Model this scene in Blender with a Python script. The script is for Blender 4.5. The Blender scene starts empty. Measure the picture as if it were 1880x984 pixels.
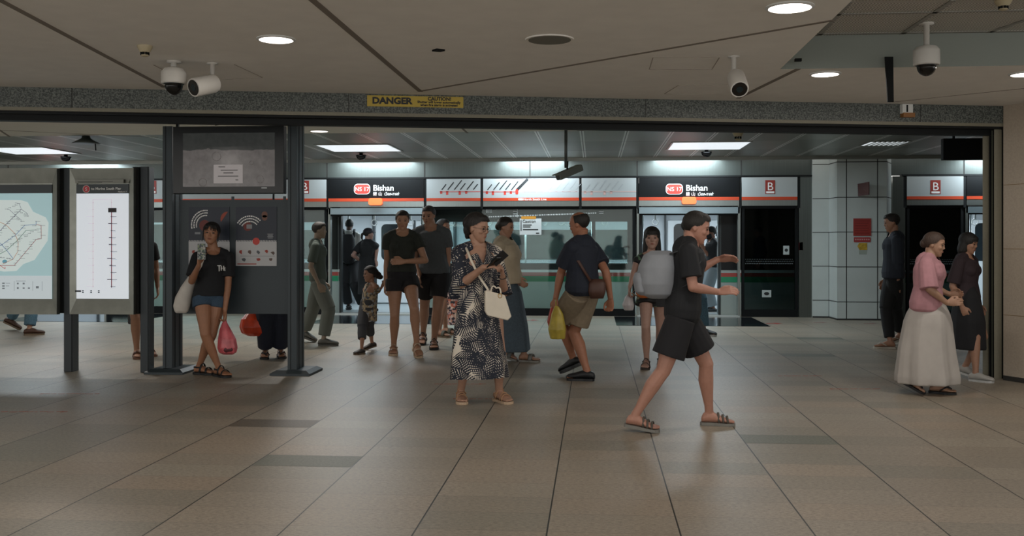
import bpy, bmesh, math, random
from mathutils import Vector, Matrix
random.seed(7)
PI = math.pi
C = bpy.context.scene.collection
# ---------------------------------------------------------------- camera geometry of the photograph
FPX, HZ, CAMZ = 1828.0, 446.0, 1.31
YAW = math.atan(151 / 1828)
FWD = Vector((-math.sin(YAW), math.cos(YAW), 0)); RGT = Vector((math.cos(YAW), math.sin(YAW), 0)); UP = Vector((0, 0, 1))
EYE = Vector((0, 0, CAMZ))
def ray(px, py): return FWD + RGT * ((px - 940) / FPX) + UP * ((HZ - py) / FPX)
def at_t(px, py, t): return EYE + ray(px, py) * t
def on_z(px, py, z=0.0):
    r = ray(px, py); return EYE + r * ((z - CAMZ) / r.z)
def on_y(px, py, Y):
    r = ray(px, py); return EYE + r * (Y / r.y)
def X(px, Y): return on_y(px, 446, Y).x
def Zat(py, px, Y): return on_y(px, py, Y).z
cd = bpy.data.cameras.new('camera'); cam = bpy.data.objects.new('camera', cd); C.objects.link(cam)
cam.location = EYE; cam.rotation_euler = (PI / 2, 0, YAW)
cd.sensor_width = 36; cd.lens = FPX / 1880 * 36; cd.shift_y = -(492 - HZ) / 1880; cd.clip_end = 200
bpy.context.scene.camera = cam
w = bpy.data.worlds.new('world'); bpy.context.scene.world = w; w.use_nodes = True
w.node_tree.nodes['Background'].inputs[0].default_value = (.90, .88, .84, 1)
w.node_tree.nodes['Background'].inputs[1].default_value = 2.05
vs = bpy.context.scene.view_settings
vs.view_transform = 'Standard'; vs.look = 'None'; vs.gamma = 1; vs.use_curve_mapping = False; vs.exposure = 0.0
NEAR_W, SLOT_W, PANEL_W, TRAIN_W, PLAT_W = 12.5, 42, 64, 105, 36

# ---------------------------------------------------------------- helpers
def lin(h):
    if isinstance(h, str):
        h = [int(h[i:i + 2], 16) / 255 for i in (0, 2, 4)]
    return tuple(c / 12.92 if c <= .04045 else ((c + .055) / 1.055) ** 2.4 for c in h) + (1,)
MATS = {}
def mat(name, col, rough=.6, metal=0, spec=.5, emit=None, noise=0, nscale=30, bump=0, stretch=None):
    if name in MATS: return MATS[name]
    m = bpy.data.materials.new(name); m.use_nodes = True; nt = m.node_tree; b = nt.nodes['Principled BSDF']
    c = lin(col) if isinstance(col, str) else tuple(col) + (1,)
    b.inputs['Base Color'].default_value = c; b.inputs['Roughness'].default_value = rough
    b.inputs['Metallic'].default_value = metal; b.inputs['Specular IOR Level'].default_value = spec
    if emit: b.inputs['Emission Color'].default_value = c; b.inputs['Emission Strength'].default_value = emit
    if noise or bump:
        tc = nt.nodes.new('ShaderNodeTexCoord'); mp = nt.nodes.new('ShaderNodeMapping'); n = nt.nodes.new('ShaderNodeTexNoise')
        nt.links.new(tc.outputs['Object'], mp.inputs[0]); nt.links.new(mp.outputs[0], n.inputs['Vector'])
        if stretch: mp.inputs['Scale'].default_value = stretch
        n.inputs['Scale'].default_value = nscale; n.inputs['Detail'].default_value = 4
        if noise:
            r = nt.nodes.new('ShaderNodeValToRGB'); r.color_ramp.elements[0].position = .3; r.color_ramp.elements[1].position = .7
            r.color_ramp.elements[0].color = tuple(max(0, x * (1 - noise)) for x in c[:3]) + (1,)
            r.color_ramp.elements[1].color = tuple(min(1, x * (1 + noise)) for x in c[:3]) + (1,)
            nt.links.new(n.outputs[0], r.inputs[0]); nt.links.new(r.outputs[0], b.inputs['Base Color'])
            if emit: nt.links.new(r.outputs[0], b.inputs['Emission Color'])
        if bump:
            bu = nt.nodes.new('ShaderNodeBump'); bu.inputs['Strength'].default_value = bump; bu.inputs['Distance'].default_value = .01
            nt.links.new(n.outputs[0], bu.inputs['Height']); nt.links.new(bu.outputs[0], b.inputs['Normal'])
    MATS[name] = m; return m
class G:
    """small node-graph writer"""
    def __init__(s, name, rough=.5, metal=0, spec=.5):
        s.m = bpy.data.materials.new(name); s.m.use_nodes = True; s.nt = s.m.node_tree; s.b = s.nt.nodes['Principled BSDF']
        s.b.inputs['Roughness'].default_value = rough; s.b.inputs['Metallic'].default_value = metal; s.b.inputs['Specular IOR Level'].default_value = spec
        MATS[name] = s.m
    def n(s, t, **k):
        n = s.nt.nodes.new(t)
        for a, v in k.items(): setattr(n, a, v)
        return n
    def l(s, a, b): s.nt.links.new(a, b)
    def put(s, sock, v):
        if hasattr(v, 'is_output'): s.l(v, sock)
        else: sock.default_value = v
    def math(s, op, a, b=None, c=None):
        n = s.n('ShaderNodeMath', operation=op); s.put(n.inputs[0], a)
        if b is not None: s.put(n.inputs[1], b)
        if c is not None: s.put(n.inputs[2], c)
        return n.outputs[0]
    def mix(s, f, a, b):
        n = s.n('ShaderNodeMix', data_type='RGBA'); s.put(n.inputs[0], f)
        for i, v in ((6, a), (7, b)): s.put(n.inputs[i], v if hasattr(v, 'is_output') else tuple(v))
        return n.outputs[2]
    def noise(s, vec, scale, detail=3, rough=.5):
        n = s.n('ShaderNodeTexNoise'); s.l(vec, n.inputs['Vector']); n.inputs['Scale'].default_value = scale
        n.inputs['Detail'].default_value = detail; n.inputs['Roughness'].default_value = rough; return n.outputs[0]
    def obj(s): return s.n('ShaderNodeTexCoord').outputs['Object']
    def xyz(s, v):
        n = s.n('ShaderNodeSeparateXYZ'); s.l(v, n.inputs[0]); return n.outputs
    def comb(s, x, y, z=0.0):
        n = s.n('ShaderNodeCombineXYZ')
        for i, v in enumerate((x, y, z)): s.put(n.inputs[i], v)
        return n.outputs[0]
    def bump(s, h, st=.3, d=.01):
        n = s.n('ShaderNodeBump'); n.inputs['Strength'].default_value = st; n.inputs['Distance'].default_value = d
        s.l(h, n.inputs['Height']); s.l(n.outputs[0], s.b.inputs['Normal'])
def tag(o, label=None, cat=None, group=None, kind=None):
    if label: o['label'] = label
    if cat: o['category'] = cat
    if group: o['group'] = group
    if kind: o['kind'] = kind
    return o
def empty(name, loc=(0, 0, 0), label=None, cat=None, rz=0, group=None, kind=None):
    o = bpy.data.objects.new(name, None); C.objects.link(o); o.location = loc; o.rotation_euler = (0, 0, rz); o.empty_display_size = .1
    return tag(o, label, cat, group, kind)
def wmat(o):
    m = Matrix.Translation(o.location) @ o.rotation_euler.to_matrix().to_4x4() @ Matrix.Diagonal(o.scale).to_4x4()
    return (wmat(o.parent) @ m) if o.parent else m
def smooth(me, on=True):
    me.polygons.foreach_set('use_smooth', [on] * len(me.polygons))
class MB:
    """collects shapes (world coordinates) and links them as one mesh object"""
    def __init__(s): s.bm = bmesh.new()
    def box(s, lo, hi, M=None, bev=0):
        lo, hi = Vector(lo), Vector(hi)
        r = bmesh.ops.create_cube(s.bm, size=1)['verts']; d = hi - lo; c = (hi + lo) / 2
        for v in r: v.co = Vector((v.co.x * d.x, v.co.y * d.y, v.co.z * d.z)) + c
        if bev:
            es = list({e for v in r for e in v.link_edges})
            out = bmesh.ops.bevel(s.bm, geom=es, offset=bev, segments=2, affect='EDGES', profile=.5)
            r = list({v for f in out['faces'] for v in f.verts} | {v for v in r if v.is_valid})
        if M:
            for v in r: v.co = M @ v.co
        return s
    def loft(s, rings, cap=True, close=True):
        vs_ = [[s.bm.verts.new(p) for p in r] for r in rings]
        n = len(vs_[0])
        for a, b in zip(vs_, vs_[1:]):
            for i in range(n if close else n - 1):
                j = (i + 1) % n; s.bm.faces.new((a[i], a[j], b[j], b[i]))
        if cap:
            s.bm.faces.new(list(reversed(vs_[0]))); s.bm.faces.new(vs_[-1])
        return s
    def tube(s, pts, r, n=10, cap=True, flat=1.0, ref=None):
        """r: a radius or a list; flat: second semi-axis as a share of the first; ref: direction of the first semi-axis"""
        pts = [Vector(p) for p in pts]; rs = r if isinstance(r, (list, tuple)) else [r] * len(pts)
        rings = []; ex = Vector(ref) if ref is not None else None
        for i, p in enumerate(pts):
            d = (pts[min(i + 1, len(pts) - 1)] - pts[max(i - 1, 0)])
            if d.length < 1e-9: d = Vector((0, 0, 1))
            d.normalize()
            if ex is None: ex = d.orthogonal()
            ex = ex - d * ex.dot(d)
            if ex.length < 1e-6: ex = d.orthogonal()
            ex.normalize(); ey = d.cross(ex)
            rr = rs[i]; a, b = (rr if isinstance(rr, (tuple, list)) else (rr, rr * flat))
            rings.append([p + ex * (a * math.cos(2 * PI * k / n)) + ey * (b * math.sin(2 * PI * k / n)) for k in range(n)])
        return s.loft(rings, cap)
    def ball(s, c, r, M=None, seg=14, rings=9):
        r = (r, r, r) if isinstance(r, (int, float)) else r
        o = bmesh.ops.create_uvsphere(s.bm, u_segments=seg, v_segments=rings, radius=1)['verts']
        c = Vector(c)
        for v in o:
            q = Vector((v.co.x * r[0], v.co.y * r[1], v.co.z * r[2])) + c
            v.co = M @ q if M else q
        return s
    def prism(s, poly, ext):
        """poly: list of 3-D points; ext: extrusion vector"""
        ext = Vector(ext); a = [Vector(p) for p in poly]
        va = [s.bm.verts.new(p) for p in a]; vb = [s.bm.verts.new(p + ext) for p in a]
        s.bm.faces.new(va); s.bm.faces.new(list(reversed(vb)))
        for i in range(len(a)):
            j = (i + 1) % len(a); s.bm.faces.new((va[j], va[i], vb[i], vb[j]))
        return s
    def lathe(s, c, prof, n=28, M=None):
        """prof: (radius, z) pairs about c"""
        c = Vector(c); rings = []
        for r, z in prof:
            ring = [Vector((max(r, 1e-4) * math.cos(2 * PI * k / n), max(r, 1e-4) * math.sin(2 * PI * k / n), z)) for k in range(n)]
            rings.append([(M @ p if M else p) + c for p in ring])
        return s.loft(rings)
    def build(s, name, m=None, parent=None, sm=False, uv=None):
        bm = s.bm; bmesh.ops.recalc_face_normals(bm, faces=bm.faces[:])
        me = bpy.data.meshes.new(name); bm.to_mesh(me); bm.free()
        if parent is not None: me.transform(wmat(parent).inverted())
        if m is not None: me.materials.append(m)
        if sm: smooth(me)
        o = bpy.data.objects.new(name, me); C.objects.link(o)
        if parent is not None: o.parent = parent
        return o
def autosmooth(o, deg=40):
    smooth(o.data)
    try: o.data.set_sharp_from_angle(angle=math.radians(deg))
    except Exception: pass
    return o
def box(name, lo, hi, m, parent=None, bev=0): return MB().box(lo, hi, None, bev).build(name, m, parent)
def text(body, size, M, m, parent, name='lettering', align='LEFT', bold=0, depth=.002, wide=1.0):
    """M: matrix placing the text plane (x right, y up)"""
    cu = bpy.data.curves.new(name, 'FONT'); cu.body = body; cu.size = size; cu.align_x = align; cu.extrude = depth; cu.offset = bold * size; cu.resolution_u = 3
    ob = bpy.data.objects.new(name, cu); C.objects.link(ob); bpy.context.view_layer.update()
    me = bpy.data.meshes.new_from_object(ob.evaluated_get(bpy.context.evaluated_depsgraph_get()))
    bpy.data.objects.remove(ob); bpy.data.curves.remove(cu)
    me.transform(Matrix.Diagonal((wide, 1, 1, 1)))
    me.transform(M)
    if parent is not None: me.transform(wmat(parent).inverted())
    me.name = name; me.materials.clear(); me.materials.append(m)
    o = bpy.data.objects.new(name, me); C.objects.link(o); o.parent = parent
    return o
def plane_M(x, y, z, rz=0):
    """text facing -Y (turned by rz)"""
    return Matrix.Translation((x, y, z)) @ Matrix.Rotation(rz, 4, 'Z') @ Matrix.Rotation(PI / 2, 4, 'X')
def area(loc, sx, sy, watts, col, rot=(0, 0, 0), shape='RECTANGLE', spread=PI, parent=None):
    l = bpy.data.lights.new('lamp_light', 'AREA'); l.shape = shape; l.size = sx; l.size_y = sy; l.energy = watts; l.color = col; l.spread = spread
    o = bpy.data.objects.new('lamp_light', l); C.objects.link(o); o.location = loc; o.rotation_euler = rot
    if parent is not None:
        o.parent = parent; o.matrix_parent_inverse = wmat(parent).inverted()
    return o
WARM = (1, .93, .86); COOL = (.80, .93, 1)

# ---------------------------------------------------------------- materials of the setting
ZC, ZR, ZP = 2.62, 2.87, 2.785          # near ceiling, its recess, platform ceiling
YD = 17.9                               # platform screen doors
fx0 = on_z(1003, 984).x; fy0 = on_z(1355, 797.5).y
def floor_mat():
    g = G('granite_floor_tiles', .3, 0, .5); o = g.obj(); x, y, z = g.xyz(o)
    tx = g.math('DIVIDE', g.math('SUBTRACT', x, fx0), .6); ty = g.math('DIVIDE', g.math('SUBTRACT', y, fy0), .3)
    fx = g.math('FRACT', tx); fy = g.math('FRACT', ty)
    dx = g.math('ABSOLUTE', g.math('SUBTRACT', fx, .5)); dy = g.math('ABSOLUTE', g.math('SUBTRACT', fy, .5))
    jx = g.math('GREATER_THAN', dx, .5 - .0065); jy = g.math('GREATER_THAN', dy, .5 - .005)
    cell = g.comb(g.math('FLOOR', tx), g.math('FLOOR', ty))
    wn = g.n('ShaderNodeTexWhiteNoise', noise_dimensions='2D'); g.l(cell, wn.inputs['Vector'])
    r = g.n('ShaderNodeValToRGB'); cr = r.color_ramp; cr.elements[0].color = lin('8a8375'); cr.elements[1].color = lin('9c9384')
    e = cr.elements.new(.35); e.color = lin('958a7b'); e = cr.elements.new(.6); e.color = lin('998e7f'); e = cr.elements.new(.8); e.color = lin('9c8d7c')
    g.l(wn.outputs['Value'], r.inputs[0])
    st = g.n('ShaderNodeMapping'); st.inputs['Scale'].default_value = (1, 2.4, 1); g.l(o, st.inputs[0])
    gr = g.noise(st.outputs[0], 38, 6, .85); bl = g.noise(o, 1.3, 3)
    rr = g.n('ShaderNodeValToRGB'); rr.color_ramp.elements[0].position = .38; rr.color_ramp.elements[0].color = (.50, .50, .48, 1); rr.color_ramp.elements[1].position = .56; rr.color_ramp.elements[1].color = (1.12, 1.12, 1.12, 1)
    g.l(gr, rr.inputs[0])
    mx = g.n('ShaderNodeMix', data_type='RGBA', blend_type='MULTIPLY'); mx.inputs[0].default_value = 1
    g.l(r.outputs[0], mx.inputs[6]); g.l(rr.outputs[0], mx.inputs[7])
    c2 = g.mix(g.math('MULTIPLY', g.math('SUBTRACT', bl, .35), .5), mx.outputs[2], lin('6c6a62'))
    c3 = g.mix(g.math('MULTIPLY', jy, .6), c2, lin('3a3733')); c4 = g.mix(jx, c3, lin('25241f'))
    g.l(c4, g.b.inputs['Base Color'])
    g.l(g.math('ADD', .33, g.math('MULTIPLY', gr, .22)), g.b.inputs['Roughness'])
    return g.m
def granite_mat():
    g = G('speckled_granite', .45); o = g.obj(); n = g.noise(o, 75, 3, .7)
    r = g.n('ShaderNodeValToRGB'); r.color_ramp.elements[0].position = .42; r.color_ramp.elements[0].color = lin('272d2b'); r.color_ramp.elements[1].position = .6; r.color_ramp.elements[1].color = lin('6a6f6a')
    g.l(n, r.inputs[0]); g.l(r.outputs[0], g.b.inputs['Base Color']); return g.m
def perf_mat():
    g = G('perforated_metal_ceiling', .38, .25, .5); o = g.obj(); x, y, z = g.xyz(o)
    tx = g.math('FRACT', g.math('DIVIDE', g.math('SUBTRACT', x, X(1073, 17.0)), .6)); ty = g.math('FRACT', g.math('DIVIDE', g.math('SUBTRACT', y, 13.15), 1.4))
    d = g.math('ABSOLUTE', g.math('SUBTRACT', tx, .5))
    seam = g.math('MULTIPLY', g.math('GREATER_THAN', d, .452), g.math('LESS_THAN', d, .488)); gap = g.math('GREATER_THAN', d, .492)
    sy = g.math('GREATER_THAN', g.math('ABSOLUTE', g.math('SUBTRACT', ty, .5)), .49)
    hx = g.math('SINE', g.math('MULTIPLY', x, 2 * PI / .024)); hy = g.math('SINE', g.math('MULTIPLY', y, 2 * PI / .024))
    hole = g.math('GREATER_THAN', g.math('MULTIPLY', hx, hy), .45)
    cell = g.comb(g.math('FLOOR', g.math('DIVIDE', g.math('SUBTRACT', x, X(1073, 17.0)), .6)), g.math('FLOOR', g.math('DIVIDE', g.math('SUBTRACT', y, 13.15), 1.4)))
    wn = g.n('ShaderNodeTexWhiteNoise', noise_dimensions='2D'); g.l(cell, wn.inputs['Vector'])
    base = g.mix(wn.outputs['Value'], lin('757b74'), lin('989e95'))
    c = g.mix(g.math('MULTIPLY', hole, .6), base, lin('26292a')); c = g.mix(g.math('MULTIPLY', seam, .8), c, lin('eef2ee')); c = g.mix(g.math('MULTIPLY', g.math('MAXIMUM', gap, sy), .7), c, lin('1c1e1e'))
    g.l(c, g.b.inputs['Base Color']); return g.m
def louvre_mat():
    g = G('fine_ribbed_ceiling_mesh', .6, .2, .3); o = g.obj(); x, y, z = g.xyz(o)
    s = g.math('SINE', g.math('MULTIPLY', g.math('ADD', x, g.math('MULTIPLY', y, .35)), 2 * PI / .022))
    c = g.mix(g.math('GREATER_THAN', s, .1), lin('4a4b47'), lin('f0efe6'))
    g.l(c, g.b.inputs['Base Color']); return g.m
def brushed(name, col, sx=220, rough=.38):
    g = G(name, rough, .9, .5); o = g.obj(); m = g.n('ShaderNodeMapping'); m.inputs['Scale'].default_value = (sx, sx, 1.2); g.l(o, m.inputs[0])
    n = g.noise(m.outputs[0], 1, 3); a = lin(col)
    c = g.mix(n, tuple(q * .72 for q in a[:3]) + (1,), tuple(min(1, q * 1.25) for q in a[:3]) + (1,)); g.l(c, g.b.inputs['Base Color'])
    return g.m
def glass_mat(name='clear_glass', tint=(.86, .93, .92), refl=.12):
    m = bpy.data.materials.new(name); m.use_nodes = True; nt = m.node_tree; nt.nodes.clear()
    out = nt.nodes.new('ShaderNodeOutputMaterial'); mx = nt.nodes.new('ShaderNodeMixShader'); t = nt.nodes.new('ShaderNodeBsdfTransparent'); gl = nt.nodes.new('ShaderNodeBsdfGlossy')
    fr = nt.nodes.new('ShaderNodeFresnel'); fr.inputs[0].default_value = 1.28; ma = nt.nodes.new('ShaderNodeMath'); ma.operation = 'ADD'; ma.inputs[1].default_value = refl * .1
    t.inputs[0].default_value = tint + (1,); gl.inputs['Roughness'].default_value = .03; gl.inputs[0].default_value = (.9, .95, .95, 1)
    nt.links.new(fr.outputs[0], ma.inputs[0]); nt.links.new(ma.outputs[0], mx.inputs[0]); nt.links.new(t.outputs[0], mx.inputs[1]); nt.links.new(gl.outputs[0], mx.inputs[2]); nt.links.new(mx.outputs[0], out.inputs[0])
    MATS[name] = m; return m
FLOOR = floor_mat(); GRAN = granite_mat(); PERF = perf_mat(); LOUV = louvre_mat()
STEEL = brushed('brushed_steel', '8f9490'); DSTEEL = brushed('brushed_dark_steel', '6c716d'); GLASS = glass_mat(); TGLASS = glass_mat('tinted_glass', (.34, .40, .40), .1)
CEIL = mat('painted_ceiling', 'e6e3dd', .75, noise=.03, nscale=6, bump=.06)
BLK = mat('black_metal', '0f1213', .6, .0, .25); BLKM = mat('matt_black', '0b0d0e', .7, spec=.2)
DGREY = mat('dark_grey_painted_steel', '333c41', .45, .2, noise=.06, nscale=90)
WHITE = mat('white_enamel', 'd4d6d4', .35); ORANGE = mat('orange_red_band', 'bb3f1c', .5); RED = mat('sign_red', 'c23a30', .45)
STONE = mat('beige_stone', 'a79b8c', .5, noise=.08, nscale=60); STONE2 = mat('olive_beige_stone', '7a7666', .5, noise=.06, nscale=60)
JOINT = mat('dark_joint', '2b2a28', .8)
# ---------------------------------------------------------------- floor
mb = MB(); mb.box((-22, -4, -.12), (16, 21.4, 0)); floor = mb.build('floor', FLOOR); tag(floor, kind='structure')
bm = bmesh.new(); bm.from_mesh(floor.data)
def inlay(px0, px1, y0, y1, m):
    a = on_z((px0 + px1) / 2, y1); b = on_z((px0 + px1) / 2, y0)
    k = round((a.y - fy0) / .3); i = math.floor((a.x - fx0) / .6)
    x0 = fx0 + i * .6 + .004; yy = fy0 + k * .3 + .002
    f = bm.faces.new([bm.verts.new(p) for p in ((x0, yy, .0006), (x0 + .592, yy, .0006), (x0 + .592, yy + .296, .0006), (x0, yy + .296, .0006))]); f.material_index = m
for q in ((1360, 1525, 797, 813, 1), (430, 580, 769, 783, 2), (500, 650, 835, 856, 1), (1440, 1490, 648, 655, 1), (1463, 1520, 618, 623, 1)): inlay(*q)
bm.to_mesh(floor.data); bm.free()
floor.data.materials.append(mat('olive_grey_tile', '6b6b5f', .5, noise=.25, nscale=70)); floor.data.materials.append(mat('brown_grey_tile', '655b4e', .5, noise=.25, nscale=70))
# dark polished strips in front of the doors
n = 0
for cx in (X(113, 15.9), X(697, 15.9), X(1272, 15.9), X(1847, 15.9)):
    n += 1; o = box('trim_%d' % n, (cx - 1.2, 15.87, 0), (cx + 1.2, 17.8, .004), mat('polished_black_granite', '14181c', .12, noise=.2, nscale=120)); tag(o, kind='structure')
# ---------------------------------------------------------------- beam between hall and platform
BL = Vector((-4.97, 7.97, 0)); BR = Vector((3.895, 9.89, 0)); bd = (BR - BL).normalized(); bn = Vector((bd.y, -bd.x, 0))   # bn points to the camera
BANG = math.atan2(bd.y, bd.x)
def beam_box(s0, s1, n0, n1, z0, z1, mb):
    """box along the beam: s = metres along it from BL, n = metres towards the camera"""
    p = [BL + bd * s + bn * q for s, q in ((s0, n0), (s1, n0), (s1, n1), (s0, n1))]
    mb.prism([Vector((v.x, v.y, z0)) for v in p], (0, 0, z1 - z0))
L = (BR - BL).length
def beam_pt(px, py):
    """point where a pixel's ray meets the face of the beam"""
    r = ray(px, py); k = (BL - EYE).dot(bn) / r.dot(bn); return EYE + r * k
mb = MB(); beam_box(-9, L + .18, -.5, 0, 2.455, 2.75, mb); beam = mb.build('beam', GRAN); tag(beam, kind='structure')
mb = MB(); beam_box(-9, L + .18, -.45, -.004, 2.425, 2.455, mb); o = mb.build('beam_lip', STONE2, beam)
mb = MB()
beam_box(-9, L + .1, -.10, -.02, 2.405, 2.435, mb); beam_box(-9, L + .1, -.24, -.13, 2.355, 2.425, mb); beam_box(-9, L + .1, -.3, -.05, 2.43, 2.44, mb)
mb.build('shutter_guide', BLK, beam)
# joints of the granite slabs
mb = MB()
for px in (132, 640, 1185, 1690):
    p = beam_pt(px, 190); s = (p - BL).dot(bd); beam_box(s - .003, s + .003, -.01, .0015, 2.456, 2.62, mb)
mb.build('slab_joint', JOINT, beam)
# ---------------------------------------------------------------- right stone column
base0 = on_z(1842, 697.5); base1 = on_z(1880, 703.3); dcol = (base1 - base0).normalized(); ncol = Vector((dcol.y, -dcol.x, 0))
mb = MB(); far = base0 + dcol * 1.6
mb.prism([base0, far, far - ncol * .9 + Vector((.8, 0, 0)), Vector((at_t(1847, 446, 10.4).x, at_t(1847, 446, 10.4).y, 0))], (0, 0, 2.9)); wr = mb.build('wall_right', STONE); tag(wr, kind='structure')
j0 = BL + bd * (L - .135); mb = MB()
def vbox(px0, px1, t, z0, z1, mb, depth=.3):
    a = at_t(px0, 446, t); b = at_t(px1, 446, t)
    mb.prism([Vector((q.x, q.y, z0)) for q in (a, b, at_t(px1, 446, t + depth), at_t(px0 + 1, 446, t + depth))], (0, 0, z1 - z0))
mb = MB(); vbox(1804, 1817, 9.72, 0, 2.46, mb, .5); vbox(1825, 1839, 9.60, 0, 2.46, mb, .5); mb.build('column_return', STONE2, wr)
mb = MB(); vbox(1816, 1826, 9.68, 0, 2.42, mb, .4); vbox(1838, 1843, 9.62, 0, 2.46, mb, .4); mb.build('shutter_track', BLK, wr)
mb = MB(); vbox(1820.5, 1822.5, 9.655, 0, 2.4, mb, .02); mb.build('track_lip', mat('olive_metal', '6f7263', .4, .6), wr)
mb = MB()
for z in (.62, 1.25, 1.86):
    a = base0 - ncol * -.0015 + dcol * .004; mb.prism([a + UP * z, far + ncol * .0015 + UP * z, far - ncol * .01 + UP * z, a - ncol * .01 + UP * z], (0, 0, .006))
mb.build('stone_joint', mat('tan_joint', '7d6a4c', .8), wr)
mb = MB(); mb.prism([base0 + ncol * .004, far + ncol * .004, far - ncol * .01, base0 - ncol * .01], (0, 0, .045)); mb.build('skirting', JOINT, wr)
# unseen walls beyond the frame, added to block world light from the platform
mb = MB(); beam_box(L + .75, L + 14, -.45, -.05, 0, 2.9, mb); o = mb.build('wall_hall_right', STONE); tag(o, kind='structure')
o = box('wall_unseen_right', (15.8, 9, 0), (16, 21.4, 3.1), mat('end_wall_tile', '8f9491', .5)); tag(o, kind='structure')
o = box('wall_unseen_left', (-22.2, 4, 0), (-22, 21.4, 3.1), MATS['end_wall_tile']); tag(o, kind='structure')
# ---------------------------------------------------------------- near ceiling with its recess
a = on_z(1432, 127, ZC); b = on_z(1565, 0, ZC); c = on_z(1880, 120, ZC)
sl = (b - a); e0 = a + sl * ((-3.5 - a.y) / sl.y); bkd = (c - a); e1 = a + bkd * ((13 - a.x) / bkd.x)
f0 = BL - bd * 9 + bn * .0; f1 = BL + bd * (L + 9)
poly = [Vector((-16, -3.5, ZC)), Vector((e0.x, -3.5, ZC)), Vector((a.x, a.y, ZC)), Vector((e1.x, e1.y, ZC)), Vector((f1.x, f1.y - .01, ZC)), Vector((f0.x, f0.y - .01, ZC)), Vector((-16, f0.y, ZC))]
ce = MB().prism(poly, (0, 0, ZR - ZC)).build('ceiling', CEIL); tag(ce, kind='structure'); ce.data.materials.append(mat('grey_green_upstand', '848a84', .7))
for f_ in ce.data.polygons:
    if abs(f_.normal.z) < .5: f_.material_index = 1
mb = MB(); mb.box((e0.x - .5, -3.5, ZR), (16, 9.5, ZR + .05)); rc = mb.build('ceiling_recess', LOUV); tag(rc, kind='structure')
mb = MB()
for (p, q) in (((1480, 27), (1900, 18)), ((1750, 0), (1640, 72)), ((1990, 0), (1800, 64)), ((1500, 62), (1900, 56)), ((1560, 3), (1500, 68))):
    u = on_z(*p, ZR); v = on_z(*q, ZR); d = (v - u).normalized(); s = Vector((-d.y, d.x, 0)) * .018
    mb.prism([u - s, v - s, v + s, u + s], (0, 0, -.006))
mb.build('panel_edge', mat('grey_panel_edge', '8d8c86', .5), rc)
def ceil_strip(name, pts, w, m, parent, z=ZC, th=.003):
    mb = MB()
    for p, q in zip(pts, pts[1:]):
        u = on_z(*p, z); v = on_z(*q, z); d = (v - u).normalized(); s = Vector((-d.y, d.x, 0)) * w / 2
        mb.prism([u - s, v - s, v + s, u + s], (0, 0, -th))
    return mb.build(name, m, parent)
CJ = mat('brown_ceiling_joint', '7b7269', .8)
ceil_strip('joint_strip', [(-60, -32), (302, 160)], .04, CJ, ce); ceil_strip('joint_strip', [(560, -12), (772, 168)], .042, CJ, ce)
ceil_strip('joint_strip', [(772, 167), (1530, 37)], .034, CJ, ce); ceil_strip('joint_strip', [(1355, 180), (1466, 126)], .04, CJ, ce)
ceil_strip('joint_strip', [(1640, 187), (1900, 160)], .008, CJ, ce)
thin = mat('hairline_joint', '9a9289', .8)
ceil_strip('hatch_outline', [(1199, 105), (1192, 127), (1307, 127), (1321, 105), (1199, 105)], .006, thin, ce)
ceil_strip('hatch_outline', [(1246, 156), (1220, 172), (1330, 172)], .006, thin, ce); ceil_strip('hatch_outline', [(1246, 156), (1335, 156)], .004, thin, ce)
ceil_strip('hatch_outline', [(430, 118), (482, 142), (405, 146)], .004, thin, ce); ceil_strip('hatch_outline', [(282, 119), (300, 128)], .006, thin, ce)
# ---------------------------------------------------------------- platform ceiling, trim and fascia
YB = 13.15
p0 = BL - bd * 9 - bn * .4; p1 = BL + bd * (L + 9) - bn * .4
pc = MB().prism([Vector((-22, p0.y, ZP)), Vector((p0.x, p0.y, ZP)), Vector((p1.x, p1.y, ZP)), Vector((16, YB, ZP)), Vector((-22, YB, ZP))], (0, 0, .06)).build('ceiling_platform_smooth', mat('painted_platform_ceiling', 'd4d2c8', .7, noise=.03, nscale=5)); tag(pc, kind='structure')
ceil_strip('joint_strip', [(836, 224), (858, 244)], .03, CJ, pc, ZP); ceil_strip('joint_strip', [(-2, 238), (18, 251)], .03, CJ, pc, ZP); ceil_strip('joint_strip', [(1060, 240), (1245, 228)], .01, CJ, pc, ZP)
ceil_strip('joint_strip', [(0, 239), (290, 252)], .008, CJ, pc, ZP)
pp = box('ceiling_platform_panels', (-22, YB, ZP), (16, 17.3, ZP + .05), PERF); tag(pp, kind='structure')
tr = box('trim_5', (-22, 17.27, 2.73), (16, 17.33, ZP), mat('pale_metal_trim', '9a9c96', .35, .6)); tag(tr, kind='structure')
sl_ = box('ceiling_light_slot', (-22, 17.33, 3.1), (16, 18.1, 3.15), BLKM); tag(sl_, kind='structure')
fam = brushed('brushed_fascia', '4c524f', 90, .45); fam.node_tree.nodes['Principled BSDF'].inputs['Metallic'].default_value = .45
fa = box('wall_door_fascia', (-22, YD, 2.49), (16, YD + .12, 3.1), fam); tag(fa, kind='structure')
mb = MB()
for px in (15, 302, 600.5, 779.5, 973, 1170, 1361, 1491, 1770): mb.box((X(px, YD) - .012, YD - .003, 2.505), (X(px, YD) + .012, YD + .01, 3.0))
mb.build('fascia_joint', JOINT, fa)
mb = MB(); mb.box((-22, YD - .05, 2.475), (X(1491, YD), YD + .1, 2.505)); mb.box((X(1655, YD), YD - .05, 2.475), (16, YD + .1, 2.505)); mb.build('fascia_ledge', BLK, fa)
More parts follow.
